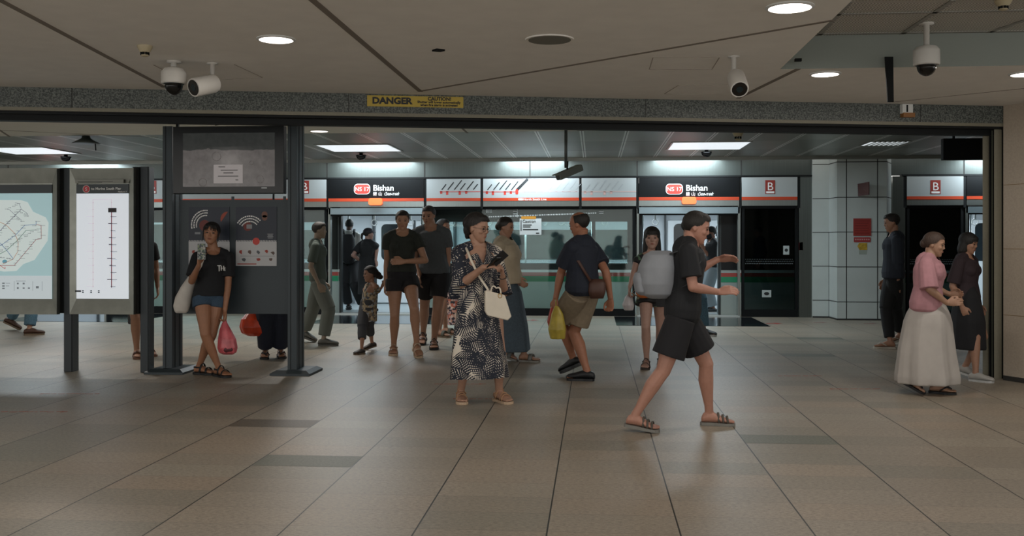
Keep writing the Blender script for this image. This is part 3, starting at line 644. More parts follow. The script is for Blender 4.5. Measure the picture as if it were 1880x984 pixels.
M = Matrix((( d.x, ry.x, rz.x, b0.x), (d.y, ry.y, rz.y, b0.y), (d.z, ry.z, rz.z, b0.z), (0, 0, 0, 1)))
Ln = (b1 - b0).length
MB().box((0, -.05, -.045), (Ln, .05, .035), M, .01).build('housing', mat('grey_green_housing', '6c736e', .45), r); MB().box((-.04, -.058, .03), (Ln * .95, .058, .042), M, .003).build('hood', mat('pale_hood', '73786f', .45), r)
MB().tube([M @ Vector((-.003, 0, -.005)), M @ Vector((.02, 0, -.005))], .035, 14).build('lens', LENS, r)
MB().tube([M @ Vector((Ln * .45, 0, .04)), Vector((a.x + .02, a.y, a.z + .06)), Vector((a.x, a.y, a.z + .05))], .012).build('bracket', BLKM, r)
# hanging black sign at right
T_ = 11.0; a0 = at_t(1732, 293.5, T_); a1 = at_t(1808, 254, T_); r = empty('hanging_sign', (a0.x + .2, a0.y, a1.z), 'black unlit hanging sign box in front of the platform ceiling at right', 'sign')
box('sign_box', (a0.x, a0.y, a0.z), (a1.x, a0.y + .08, a1.z), BLKM, r, .004); h = at_t(1752.5, 250, T_); box('rod', (h.x - .012, a0.y + .03, a1.z), (h.x + .012, a0.y + .05, ZP), BLK, r)
# black bracket over the granite
T_ = 7.45; u0 = at_t(1625, 104, T_ - .09); u1 = at_t(1640, 104, T_ - .09); l0 = at_t(1630, 187, T_ - .04); l1 = at_t(1641, 187, T_ - .04)
MB().prism([u0, u1, l1, l0], (0, .02, 0)).build('hanging_bracket', BLKM); tag(bpy.data.objects['hanging_bracket'], 'long black steel strap hanging down left of the recess dome camera', 'bracket')
MB().box((at_t(1460, 108, 7.37).x, at_t(1460, 108, 7.37).y, at_t(1460, 112, 7.37).z), (at_t(1472, 108, 7.37).x, at_t(1472, 108, 7.37).y + .03, at_t(1460, 107, 7.37).z)).build('corner_clip', BLKM); tag(bpy.data.objects['corner_clip'], 'tiny black clip at the left end of the ceiling recess', 'clip')
def on_beam(name, px0, px1, y0, y1, m, parent, d0=0, d1=.02):
    a = beam_pt(px0, y1); b = beam_pt(px1, y1); c = beam_pt(px0, y0)
    s0, s1 = (a - BL).dot(bd), (b - BL).dot(bd); mb = MB(); beam_box(s0, s1, d0, d1, a.z, c.z, mb); return mb.build(name, m, parent)
p = beam_pt(1662, 203); r = empty('call_point', p, 'small white box with amber base fixed on the granite beam', 'alarm')
on_beam('case', 1652, 1671, 192, 209, WHITE, r, 0, .05); on_beam('amber_base', 1653, 1674, 208, 216, mat('amber_plastic', '8a5a26', .4), r, 0, .06)
on_beam('slot', 1659, 1662, 194, 207, BLKM, r, .05, .052)
# danger sign on the beam
a = beam_pt(674, 195); b = beam_pt(850.5, 197); c = beam_pt(674, 175)
r = empty('danger_sign', a, 'yellow danger and caution sign on the granite beam', 'sign')
s0, s1 = (a - BL).dot(bd), (b - BL).dot(bd); Hs = c.z - a.z; Ws = s1 - s0
mb = MB(); beam_box(s0, s1, .0, .006, a.z, c.z, mb); mb.build('plate', mat('sign_yellow', 'b9a03e', .5), r)
def BM(fx_, fz_):
    q = BL + bd * (s0 + Ws * fx_) + bn * .0075; return plane_M(q.x, q.y, a.z + Hs * fz_, BANG)
text('DANGER', Hs * .80, BM(.052, .27), LETD, r, bold=.05, wide=1.12, depth=.001); text('CAUTION!', Hs * .45, BM(.75, .63), LETD, r, align='CENTER', bold=.04, depth=.001)
text('Shutter will lower automatically', Hs * .31, BM(.745, .37), LETD, r, align='CENTER', bold=.03, depth=.001); text('when fire alarm is activated', Hs * .31, BM(.745, .10), LETD, r, align='CENTER', bold=.03, depth=.001)
# ================================================================ display board with television
YP = 9.72
def bx(px, Y=YP): return X(px, Y)
def bz(py, px=430, Y=YP): return Zat(py, px, Y)
fr = empty('display_stand', (bx(425), YP, 0), 'dark grey steel display stand with two posts and a poster board', 'display stand')
for (a, b, yt, m_) in ((300, 317.5, 232, 0), (529, 546, 227, 1)):
    x0, x1 = bx(a), bx(b); zt = Zat(yt, a, YP); MB().box((x0, YP - .02, .02), (x1, YP + .24, zt), None, .004).build('post', DGREY, fr)
    mb = MB(); mb.box((x0 + .03, YP - .024, .05), (x0 + .034, YP - .019, zt)); mb.box((x1 - .001, YP + .05, .05), (x1 + .003, YP + .056, zt)); mb.box((x1 - .001, YP + .17, .05), (x1 + .003, YP + .176, zt)); mb.build('post_groove', BLK, fr)
    c = (x0 + x1) / 2 + .01; MB().loft([[Vector((c + sx * a_, YP + .1 + sy * b_, z_)) for sx, sy in ((-1, -1), (1, -1), (1, 1), (-1, 1))] for a_, b_, z_ in ((.20, .24, 0), (.20, .24, .022), (.15, .19, .05))]).build('base_plate', DGREY, fr)
box('board', (bx(330, YP + .08), YP + .08, bz(577)), (bx(531, YP + .08), YP + .13, bz(366)), DGREY, fr)
for px in (425, 520): box('board_rib', (bx(px, YP + .075) , YP + .072, bz(366)), (bx(px + 5, YP + .075), YP + .08, bz(360)), DGREY, fr)
tv = empty('television', (bx(420), YP, bz(356)), 'black framed wall television showing a dim grey picture above posters', 'television')
MB().box((bx(321), YP - .05, bz(356)), (bx(523.5), YP + .05, bz(232.5)), None, .006).build('case', mat('black_plastic_case', '101417', .3), tv)
sx0, sx1, sz0, sz1 = bx(336, YP - .05), bx(504.5, YP - .05), bz(343), bz(245)
g = G('screen_picture', .15); o_ = g.obj(); x_, y_, z_ = g.xyz(o_)
zz = g.math('DIVIDE', g.math('ADD', z_, bz(356) - sz0), sz1 - sz0); nn = g.noise(o_, 7, 4); k = g.math('LESS_THAN', zz, g.math('ADD', .62, g.math('MULTIPLY', nn, .12)))
nn2 = g.noise(o_, 16, 5, .6)
cA = g.mix(nn2, lin('56504f'), lin('8d8783')); cB = g.mix(nn2, lin('2c2e2d'), lin('4e504d')); cc = g.mix(k, cB, cA)
g.b.inputs['Base Color'].default_value = (.01, .01, .01, 1); g.l(cc, g.b.inputs['Emission Color']); g.b.inputs['Emission Strength'].default_value = .42
box('screen', (sx0, YP - .053, sz0), (sx1, YP - .049, sz1), g.m, tv)
ex = mat('screen_dialog', '979190', .4, emit=.42)
box('dialog_box', (bx(396), YP - .055, bz(337)), (bx(449), YP - .052, bz(303)), ex, tv)
mb = MB()
for (p0_, p1_, y_) in ((405, 417, 307), (409, 440, 313), (414, 432, 318), (404, 441, 324), (436, 441, 331)): mb.box((bx(p0_), YP - .057, bz(y_ + .8)), (bx(p1_), YP - .055, bz(y_ - .6)))
mb.build('dialog_text', mat('screen_text_grey', '4a4646', .5), tv)
mb = MB()
for (cx_, cy_, rr_) in ((401, 288, 11), (386, 276, 4), (376, 335, 10), (481, 330, 9), (465, 300, 5)):
    c_ = Vector((bx(cx_), YP - .055, bz(cy_))); R_ = rr_ * .004; mb.tube([c_ + Vector((R_ * math.cos(a_), 0, R_ * math.sin(a_))) for a_ in [i * PI / 8 for i in range(17)]], .003, 4)
mb.build('screen_pattern', mat('screen_ring_grey', '6b6664', .4, emit=.3), tv); box('maker_plate', (bx(483), YP - .052, bz(346.5)), (bx(493), YP - .049, bz(345)), mat('silver_mark', 'a0a4a4', .3, .5), tv)
for px in (325,): box('hanger', (bx(px - 2), YP, bz(232.5)), (bx(px + 2), YP + .03, ZP), BLK, tv)
mb = MB(); mb.tube([(bx(395), YP, bz(229)), (bx(430), YP + .02, bz(222)), (bx(470), YP, bz(217))], .008, 6); mb.tube([(bx(480), YP, bz(228)), (bx(435), YP + .02, bz(224)), (bx(400), YP, bz(215))], .008, 6); mb.build('cable', BLKM, tv)
p = Vector((bx(541), YP + .06, Zat(227, 541, YP))); r = empty('beacon', p, 'small amber beacon on top of the right display post', 'lamp'); MB().lathe(p, [(.045, 0), (.045, .018), (.04, .02)]).build('base', BLKM, r); MB().lathe(p + UP * .02, [(.04, 0), (.038, .03), (.02, .042), (0, .044)]).build('lens', mat('amber_lens', '7c4a20', .3), r, True)
NAVY = mat('poster_navy', '1b2434', .45)
def poster(px0, px1, label, second):
    Y = YP + .075; x0, x1 = X(px0, Y), X(px1, Y); z0, zm, z1 = bz(488, 430, Y), bz(443.5, 430, Y), bz(380, 430, Y); k = (x1 - x0) / (px1 - px0)
    r = empty('poster', ((x0 + x1) / 2, Y, z0), label, 'poster')
    def q(px, py, d=0): return Vector((x0 + (px - px0) * k, Y - .002 - d, bz(py, 430, Y)))
    box('dark_half', (x0, Y - .002, zm), (x1, Y + .003, z1), NAVY, r); box('pale_half', (x0, Y - .002, z0), (x1, Y + .003, zm), mat('poster_white', 'bfc0c2', .5), r)
    mb = MB(); n_ = 26
    for i in range(n_):
        a_ = x0 + (x1 - x0) * i / n_; b_ = x0 + (x1 - x0) * (i + .6) / n_; mb.prism([(a_, Y - .0025, zm), (b_, Y - .0025, zm), (b_ + .005, Y - .0025, zm + .014), (a_ + .007, Y - .0025, zm + .014)], (0, .001, 0))
    mb.build('torn_edge', MATS['poster_white'], r)
    def disc(cx_, cy_, rr_, m_, nm, d=.001, a0=0, a1=2 * PI):
        c_ = q(cx_, cy_, d); R_ = rr_ * k; pts_ = [c_ + Vector((R_ * math.cos(a_), 0, R_ * math.sin(a_))) for a_ in [a0 + (a1 - a0) * i / 24 for i in range(25)]]
        pts_ = [v for v in pts_ if v.x < x1]
        if a1 - a0 > 6: pts_ = pts_[:-1]
        MB().prism(pts_, (0, .001, 0)).build(nm, m_, r)
    def arcs(cx_, cy_, radii, a0, a1):
        mb = MB()
        for R0 in radii:
            a_ = a0
            while a_ > a1:
                l_ = random.uniform(.05, .14); c_ = q(cx_, cy_, .002); pts_ = [c_ + Vector((math.cos(t_) * R_ * k, 0, math.sin(t_) * R_ * k)) for t_, R_ in ((a_, R0), (a_ - l_, R0), (a_ - l_, R0 + 2.2), (a_, R0 + 2.2))]; mb.prism(pts_, (0, .001, 0)); a_ -= l_ + .04
        mb.build('curved_lettering', LETW, r)
    rd = mat('poster_brick_red', '6e2c26', .5); rd2 = mat('poster_orange', '9a3f2a', .5)
    if not second:
        disc(376, 414, 10, rd, 'red_disc'); disc(418, 402, 13, rd2, 'orange_disc', .001, PI / 2 - .05, PI + .4); arcs(378, 413, (16, 20.5, 25), 3.4, 1.5)
        box('white_sticker_mark', q(358, 430, .002), q(368, 426, .001) + Vector((0, .001, 0)), mat('poster_grey_mark', '8a8e92', .5), r)
    else:
        disc(455, 416, 8, rd, 'red_disc'); arcs(459, 424, (16, 21, 25.5), 2.6, .75)
        for (cx_, cy_, rr_) in ((486, 394, 5.5), (486, 400, 5)): disc(cx_, cy_, rr_, mat('poster_brown_skin', '6f4a3c', .5), 'portrait_shape')
        box('white_bar', q(453, 420, .003), q(463, 412, .002) + Vector((0, .001, 0)), mat('poster_grey_mark', '8a8e92', .5), r)
        mb = MB()
        for i_ in range(4): mb.box(q(491 + (i_ % 2), 430.5 + i_ * 2.4, .002), q(502 - (i_ % 2), 429 + i_ * 2.4, .001) + Vector((0, .001, 0)))
        mb.build('small_lettering', MATS['poster_grey_mark'], r); disc(470.5, 443, 6.5, RED, 'round_badge', .002)
    cols = [mat('poster_icon_red', '9c3a2c', .5), mat('poster_icon_brown', '5c4a42', .5), mat('poster_icon_grey', '51565c', .5)]
    for i_, (cx_, cy_) in enumerate(((9, 463), (25, 463), (41, 463), (56, 461), (68, 464), (15, 476), (42, 476), (65, 476))):
        c_ = q(px0 + cx_, cy_, .001); pts_ = [c_ + Vector((k * rr_ * math.cos(a_), 0, k * rr_ * math.sin(a_))) for a_, rr_ in [(j * PI / 3 + i_, 2.2 + 2.2 * ((j * 7 + i_ * 3) % 4) / 3) for j in range(6)]]
        MB().prism(pts_, (0, .001, 0)).build('icon', cols[i_ % 3], r)
    box('red_text_bar', q(px0 + 3, 485.5, .002), q(px0 + 38, 483.5, .001) + Vector((0, .001, 0)), cols[0], r); box('rule', q(px0 + 8, 470.3, .002), q(px1 - 3, 469.8, .001) + Vector((0, .001, 0)), cols[2], r)
poster(346.5, 421.5, 'dark poster with orange discs behind the leaning woman', False); poster(433, 508, 'dark poster with round badge and icon rows right of the leaning woman', True)
# ================================================================ lit map panels at left
YI = 9.62
def ix(px, Y=YI): return X(px, Y)
def iz(py, px=180, Y=YI): return Zat(py, px, Y)
FRM = mat('stainless_frame', '80827b', .32, .85, noise=.1, nscale=9)
def lit_panel(px0, px1, fw, label):
    r = empty('info_panel', (ix((px0 + px1) / 2), YI, 0), label, 'map panel'); x0, x1 = ix(px0), ix(px1); z0, z1 = iz(577.5, px1), iz(308, px1)
    f = ix(px0 + fw) - x0; fz_ = .155; ft = .15
    a0, a1, b0, b1 = x0 + f, x1 - (x1 - ix(px1 - 11)), z0 + fz_, z1 - ft
    o4 = [Vector((x0, YI, z0)), Vector((x1, YI, z0)), Vector((x1, YI, z1)), Vector((x0, YI, z1))]; i4 = [Vector((a0, YI + .035, b0)), Vector((a1, YI + .035, b0)), Vector((a1, YI + .035, b1)), Vector((a0, YI + .035, b1))]
    b4 = [p + Vector((0, .07, 0)) for p in o4]; bk4 = [p + Vector((0, .02, 0)) for p in i4]
    MB().loft([b4, [p + Vector((0, .008, 0)) for p in o4], i4, bk4], cap=True).build('frame', FRM, r)
    return r, a0, a1, b0, b1
def post(px0, px1, yt, r, ybot=683.5):
    x0, x1 = X(px0, YP), X(px1, YP); box('post', (x0, YP, 0), (x1, YP + .12, Zat(yt, px0, YP)), mat('dark_steel_post', '343a3e', .45, .3), r, .003)
    box('post_edge', (x1 - .012, YP - .003, 0), (x1 - .006, YP, Zat(yt, px0, YP)), BLK, r)
EMW = mat('lit_white_panel', 'cfd5dc', .4, emit=.62)
r, a0, a1, b0, b1 = lit_panel(127, 244.5, 10.5, 'stainless framed lit panel of the line to Marina South Pier')
post(117, 133.5, 308, r); post(257.5, 273.5, 306, r)
box('hinge_box', (X(246, YP), YP - .03, iz(577)), (X(257, YP), YP + .05, iz(306)), BLK, r); box('hinge_box', (X(106.5, YP), YP + .03, iz(577)), (X(116.5, YP), YP + .08, iz(306)), BLK, r)
YS = YI + .03
def sp(px, py, d=0): return Vector((X(px, YS), YS - d, Zat(py, 180, YS)))
box('lit_face', (a0, YS, b0), (a1, YS + .01, iz(355)), EMW, r); box('title_band', (a0, YS - .002, iz(355)), (a1, YS + .01, iz(338)), mat('dark_teal_band', '222e33', .35), r)
q = sp(159, 347, .004); MB().lathe(q, [(0, .0), (.034, 0), (.034, .002), (0, .002)], M=Matrix.Rotation(PI / 2, 4, 'X')).build('badge', mat('badge_red', 'c2303c', .4), r)
MB().tube([q + Vector((.036 * math.cos(a), -.001, .036 * math.sin(a))) for a in [i * PI / 12 for i in range(25)]], .0025, 6).build('badge_rim', LETW, r)
text('S', .048, plane_M(q.x, q.y - .004, q.z - .018), LETW, r, align='CENTER'); text('to Marina South Pier', .037, plane_M(sp(168, 0).x, YS - .004, Zat(348.6, 180, YS)), LETW, r, bold=.01); text('Platform A', .021, plane_M(sp(217, 0).x, YS - .004, Zat(353.5, 180, YS)), LETW, r)
box('notice_strip', sp(141, 336.5, .03), sp(229, 330, .02), mat('grey_notice_strip', '8f9088', .5), r); mb = MB()
for k in range(2): mb.box(sp(146, 333.6 + k * 2, .031), sp(210 - k * 20, 332.9 + k * 2, .03))
mb.build('notice_text', LETD, r)
mb = MB(); mb2 = MB(); mb3 = MB(); mb4 = MB()
y_ = 372
for i in range(13):
    mb2.box(sp(205 - 1, y_ + .6, .003), sp(212 + (i * 5) % 4, y_ - .2, .002)) if i > 1 else None
    mb4.box(sp(205.5, y_ + 2.6, .003), sp(211 + (i * 3) % 5, y_ + 2.1, .002)) if i > 1 else None
    mb3.box(sp(163 - (i * 7) % 5, y_ + .3, .003), sp(170, y_ - .2, .002)); mb3.ball(sp(171, y_, .002), (.006, .002, .006), seg=8, rings=5)
    mb2.ball(sp(205, y_, .003), (.008, .002, .008), seg=8, rings=5) if i > 1 else mb3.ball(sp(205, y_, .002), (.006, .002, .006), seg=8, rings=5)
    y_ += 12.8
for (k, a, b) in ((3, 199, 204), (5, 200, 204), (6, 200, 204), (8, 197, 204), (9, 201, 204), (11, 197, 204)): mb2.box(sp(a, 372 + 12.8 * k + .8, .003), sp(b, 372 + 12.8 * k - .8, .002))
mb.box(sp(204.2, 528, .003), sp(205.8, 390, .002)); mb.build('line', mat('dark_red_line', '7a3040', .5, emit=.4), r); mb2.build('station_mark', mat('panel_dark_ink', '54484e', .5, emit=.4), r); mb4.build('station_name', mat('panel_grey_text', '9a9fa4', .5, emit=.5), r)
mb3.box(sp(170.6, 528, .002), sp(171.4, 366, .001)); mb3.box(sp(204.6, 385, .002), sp(205.4, 366, .001)); mb3.box(sp(171, 366.5, .002), sp(205, 365.8, .001)); mb3.build('faded_line', mat('faded_pink_line', 'c6b2b8', .5, emit=.55), r)
box('current_station', sp(199, 390, .004), sp(214, 382, .002), mat('station_flag', '2a2426', .5), r)
mb = MB(); mb.box(sp(138, 536, .003), sp(149, 533, .002))
for a in (151, 166, 180): mb.box(sp(a, 535, .003), sp(a + 3, 533, .002)); mb.box(sp(a, 538, .003), sp(a + 3, 536, .002))
mb.build('legend', LETD, r)
r, a0, a1, b0, b1 = lit_panel(-90, 103.5, 14, 'stainless framed lit system map cut by the left edge')
EMM = mat('lit_sea_blue', '9dbcc0', .4, emit=.52); EML = mat('lit_land_pale', 'b9c4c2', .4, emit=.66)
box('lit_face', (a0, YS, b0), (a1, YS + .01, iz(354)), EMM, r); box('title_band', (a0, YS - .002, iz(354)), (a1, YS + .01, iz(338)), mat('dark_teal_band', '222e33'), r)
def mp(x, y, d=0): return sp(x / 3.936, 330 + y / 3.936, d)
land = [(-300, 140), (150, 145), (200, 160), (240, 230), (330, 270), (352, 310), (345, 440), (250, 580), (170, 610), (120, 660), (30, 665), (-300, 600)]
MB().prism([mp(x, y, .002) for x, y in land], (0, .001, 0)).build('land_shape', EML, r)
box('legend_band', Vector((a0, YS - .003, b0)), Vector((a1, YS - .001, mp(0, 695).z)), mat('lit_legend', 'b4bec2', .4, emit=.62), r)
def route_l(nm, pts, m_, wdt=1.6):
    mb = MB(); P_ = [mp(x, y, .004) for x, y in pts]
    for u, v in zip(P_, P_[1:]):
        d = (v - u).normalized(); s = Vector((-d.z, 0, d.x)) * wdt * .0014; mb.prism([u - s, v - s, v + s, u + s], (0, .001, 0))
    mb.build(nm, m_, r)
route_l('map_line', [(-60, 440), (40, 325), (112, 255), (155, 212)], mat('map_navy', '4e5268', .5, emit=.5)); route_l('map_line', [(155, 212), (140, 170), (110, 165)], MATS['map_navy'], 1); route_l('map_line', [(112, 255), (70, 215), (50, 210)], MATS['map_navy'], 1); route_l('map_line', [(112, 255), (155, 290), (150, 300)], MATS['map_navy'], 1); route_l('map_line', [(155, 212), (195, 240), (205, 260)], MATS['map_navy'], 1)
route_l('map_line', [(-40, 560), (50, 510), (130, 435), (190, 365), (262, 362)], mat('map_green', '3e6f5c', .5, emit=.5)); route_l('map_line', [(0, 480), (115, 398), (180, 328), (262, 322), (262, 300)], mat('map_blue', '45709a', .5, emit=.5))
route_l('map_line', [(262, 322), (298, 330), (300, 395), (300, 425), (262, 432), (105, 620), (0, 620)], mat('map_maroon', '8a3f3c', .5, emit=.5)); route_l('map_line', [(-10, 300), (45, 325), (110, 390), (133, 450), (130, 520), (95, 575), (20, 610)], mat('map_orange_brown', 'a87048', .5, emit=.5), 1.4)
route_l('map_line', [(0, 455), (50, 510), (95, 570)], MATS['map_blue']); route_l('map_line', [(0, 620), (38, 645), (38, 630)], mat('map_red', 'a83b34', .5, emit=.5))
MB().ball(mp(35, 592, .002), (.026, .002, .02), seg=12, rings=7).build('map_hub', mat('map_cyan', '5f95a6', .5, emit=.5), r)
mb = MB(); random.seed(11)
for (x0_, y0_, x1_, y1_, n_) in ((-20, 400, 150, 215, 12), (0, 520, 262, 362, 14), (20, 470, 180, 328, 8), (262, 432, 105, 620, 12), (133, 400, 133, 540, 6), (298, 330, 300, 425, 5), (262, 362, 262, 300, 3), (60, 210, 130, 170, 5), (150, 230, 205, 262, 5), (110, 265, 155, 300, 4), (10, 560, 95, 575, 5)):
    for i in range(n_):
        u = i / max(1, n_ - 1); x = x0_ + (x1_ - x0_) * u; y = y0_ + (y1_ - y0_) * u; s = random.choice((-1, 1)); l = random.uniform(14, 34)
        mb.box(mp(min(x, x + s * l), y + 1.5, .006), mp(max(x, x + s * l), y - .8, .005)); mb.box(mp(x - 2.5, y + 2.5, .006), mp(x + 2.5, y - 2.5, .005))
mb.build('station_name', mat('map_text', '6c757a', .5, emit=.45), r)['kind'] = 'stuff'
mb = MB()
for (x, y, w_, h_) in ((18, 745, 18, 10), (18, 765, 18, 10), (18, 783, 18, 10), (125, 745, 12, 12), (166, 745, 14, 12), (125, 778, 12, 14), (166, 780, 14, 10), (204, 780, 14, 10), (262, 770, 20, 16), (44, 748, 30, 3), (44, 768, 24, 3), (118, 732, 70, 3), (104, 735, 1.5, 70), (238, 735, 1.5, 70), (306, 735, 1.5, 70)): mb.box(mp(x, y + h_, .006), mp(x + w_, y, .005))
mb.build('legend', mat('map_text', '6c757a', .5, emit=.45), r)
post(-78, -62, 308, r)
# ================================================================ scraps of floor tape
TAPE = mat('worn_red_tape', 'a8573f', .6, noise=.3, nscale=60)
for i, (px0, px1, y, lab, solid) in enumerate(((2, 124, 756, 'worn red arrow tape line on floor at the left edge', 1), (74, 180, 723, 'short worn red tape line on floor left of the lit panels', 1), (797, 890, 705, 'thin worn orange tape mark on floor behind the woman in the patterned dress', 1), (832, 905, 732, 'thin worn orange tape mark between the sandals of the woman in the dress', 1), (1428, 1502, 690, 'worn orange tape mark on floor right of the striding walker', 1), (1524, 1612, 714, 'longest worn orange tape mark on floor left of the woman in pink', 1))):
    a = on_z(px0, y); b = on_z(px1, y); d = (b - a).normalized(); mb = MB(); x = 0; Lt = (b - a).length; random.seed(i + 5); nrm = Vector((-d.y, d.x, 0))
    while x < Lt:
        l = random.uniform(.02, .07); h_ = random.uniform(.005, .011); c = a + d * x + nrm * random.uniform(-.006, .006)
        mb.prism([c - nrm * h_, c + d * l - nrm * h_ * .6, c + d * l + nrm * h_, c + nrm * h_ * .5], (0, 0, .0012)); x += l + random.uniform(0, .02)
    e = a + d * (Lt - .05) if i % 2 == 0 else a
    mb.prism([e - nrm * .02, e + d * .05, e + nrm * .02], (0, 0, .0012)); tag(mb.build('floor_tape', TAPE), lab, 'tape')
for px, y, lab in ((974, 588, 'red arrow mark on floor by the middle glass screen'), (1421, 594, 'red arrow mark on floor at the end of the right dark strip'), (1506, 592, 'faint pink floor arrow in front of the tiled column'), (1598, 594, 'faint pink floor arrow at the right foot of the tiled column')):
    p = on_z(px, y); s = 1 if 'red' in lab else .8
    MB().prism([p + Vector(v) * s for v in ((-.12, -.03, 0), (.02, -.03, 0), (.02, -.1, 0), (.14, .03, 0), (.02, .16, 0), (.02, .07, 0), (-.12, .07, 0))], (0, 0, .0012)).build('floor_arrow', mat('floor_arrow_red', 'a03a34', .6) if s == 1 else mat('floor_arrow_pink', '8f6a66', .6)); tag(bpy.context.scene.objects[-1] if False else [o for o in C.objects if o.name.startswith('floor_arrow')][-1], lab, 'floor marking')
# ================================================================ people: builders
def remesh(mb, name, m, parent, vox=.007, it=3, cut=None, fac=.5):
    """joins the overlapping closed shapes collected in mb into one continuous surface"""
    bm = mb.bm; bmesh.ops.recalc_face_normals(bm, faces=bm.faces[:]); me = bpy.data.meshes.new('tmp'); bm.to_mesh(me); bm.free()
    o = bpy.data.objects.new('tmp', me); C.objects.link(o)
    r = o.modifiers.new('r', 'REMESH'); r.mode = 'VOXEL'; r.voxel_size = vox
    if it: s = o.modifiers.new('s', 'SMOOTH'); s.iterations = it; s.factor = fac
    bpy.context.view_layer.update()
    me2 = bpy.data.meshes.new_from_object(o.evaluated_get(bpy.context.evaluated_depsgraph_get())); bpy.data.objects.remove(o); bpy.data.meshes.remove(me)
    if cut:
        bm = bmesh.new(); bm.from_mesh(me2); kill = [f for f in bm.faces if cut(f.calc_center_median())]
        bmesh.ops.delete(bm, geom=kill, context='FACES'); bm.to_mesh(me2); bm.free()
    me2.transform(wmat(parent).inverted()); me2.name = name; me2.materials.clear(); me2.materials.append(m); smooth(me2)
    o = bpy.data.objects.new(name, me2); C.objects.link(o); o.parent = parent
    return o
def lerp(a, b, u): return a + (b - a) * u
def knee(a, c, l1, l2, hint):
    d = c - a; L_ = d.length; k = min(1, (l1 + l2) * .999 / L_) if L_ > (l1 + l2) * .999 else 1
    l1 /= k; l2 /= k
    x = (l1 * l1 - l2 * l2 + L_ * L_) / (2 * L_); h = math.sqrt(max(0, l1 * l1 - x * x)); n_ = d.normalized()
    hv = hint - n_ * hint.dot(n_)
    if hv.length < 1e-6: hv = n_.orthogonal()
    return a + n_ * x + hv.normalized() * h
def limb(mb, a, b, rs, n=12, ref=None, fr=(0, 1), flat=1.0):
    k = len(rs) - 1; mb.tube([lerp(a, b, lerp(fr[0], fr[1], i / k)) for i in range(k + 1)], rs, n, ref=ref, flat=flat)
class Fig:
    def __init__(s, px, py, H, yaw=0, label='', bulk=1.0, fem=True, skin='a9755c', vox=.006, O=None):
        s.O = O if O is not None else on_z(px, py); s.px, s.py, s.H = px, py, H; s.t = (s.O - EYE).dot(FWD); s.k = s.t / FPX
        az = math.atan2(-s.O.x, s.O.y); s.f = az + math.radians(yaw); s.vox = vox; s.bulk = bulk; s.fem = fem
        s.fw, s.lf = s.dirs(0); s.root = empty('person', s.O, label, 'person', s.f)
        r_, g_, b_ = [int(skin[i:i + 2], 16) for i in (0, 2, 4)]; gy = (r_ + g_ + b_) / 3; sk = ''.join('%02x' % int(lerp(v, gy, .16)) for v in (r_, g_, b_))
        s.skin = mat('skin_' + skin, sk, .5, noise=.05, nscale=40); s.R = {}; s.A = {}
    def dirs(s, deg):
        a = s.f + math.radians(deg); return Vector((math.sin(a), -math.cos(a), 0)), Vector((math.cos(a), math.sin(a), 0))
    def pt(s, px, py, d=0): return at_t(px, py, s.t + d)
    def pz(s, px, zf, d=0): return at_t(px, HZ - (zf * s.H + s.O.z - CAMZ) / (s.t + d) * FPX, s.t + d)
    def loc(s, x, f, z): return s.O + s.lf * x + s.fw * f + UP * z
    def vec(s, x, f, z): return s.lf * x + s.fw * f + UP * z
    def pose(s, pel=None, neck=None, head=None, hyaw=0, hpitch=0, hroll=0, syaw=0, pyaw=0, feet=None, arms=None, hs=.14):
        H = s.H; s.pel = pel or s.loc(0, 0, .525 * H); s.neck = neck or s.loc(0, -.005 * H, .825 * H); s.hs = hs * H
        s.ls = s.dirs(syaw)[1]; s.lp = s.dirs(pyaw)[1]; s.sf = s.dirs(syaw)[0]; s.pf = s.dirs(pyaw)[0]
        hf, hl = s.dirs(hyaw); p = math.radians(hpitch); hf2 = hf * math.cos(p) - UP * math.sin(p); hu = UP * math.cos(p) + hf * math.sin(p)
        q = Matrix.Rotation(math.radians(hroll), 3, hf2); hl = q @ hl; hu = q @ hu; s.hl, s.hf, s.hu = hl, hf2, hu
        s.head = head or s.neck + UP * (.095 * H) + hf * .018 * H
        s.sh = {q_: s.neck + s.ls * (sg * .098 * H * s.bulk) - UP * .028 * H for q_, sg in (('L', 1), ('R', -1))}
        s.hip = {q_: s.pel + s.lp * (sg * .050 * H * s.bulk) - UP * .012 * H for q_, sg in (('L', 1), ('R', -1))}
        s.foot = {}; s.kn = {}
        for q_, sg in (('L', 1), ('R', -1)):
            px, py, fy, pitch, lift, kh = (list((feet or {}).get(q_, ())) + [None] * 6)[:6]
            g_ = on_z(px, py) if px is not None else s.loc(sg * .05 * H, 0, 0)
            fd, fl = s.dirs(fy or 0); p = math.radians(pitch or 0); fd2 = fd * math.cos(p) - UP * math.sin(p); fu = UP * math.cos(p) + fd * math.sin(p)
            zs = [-(y * H) * math.sin(p) - .058 * H * math.cos(p) for y in (.112, .085, -.038)]
            ank = Vector((g_.x, g_.y, -min(zs) + (lift or 0))); s.foot[q_] = (ank, fl, fd2, fu)
            hint = s.vec(*kh) if kh else s.pf + fd * .4
            s.kn[q_] = knee(s.hip[q_], ank, .245 * H, .235 * H, hint)
        s.arm = {}
        for q_, sg in (('L', 1), ('R', -1)):
            a = (arms or {}).get(q_, {}); w_ = a.get('w') or s.sh[q_] + s.ls * sg * .03 * H - UP * .30 * H + s.sf * .03 * H
            el = knee(s.sh[q_], w_, .172 * H, .148 * H, s.vec(*a['hint']) if 'hint' in a else (s.ls * sg * .3 - s.sf))
            if 'el' in a: el = a['el']
            s.arm[q_] = dict(el=el, w=w_, dir=(s.vec(*a['dir']) if 'dir' in a else (w_ - el)).normalized(), palm=(s.vec(*a['palm']) if 'palm' in a else -s.ls * sg), curl=a.get('curl', .35), thumb=a.get('thumb', .5), side=sg)
        return s
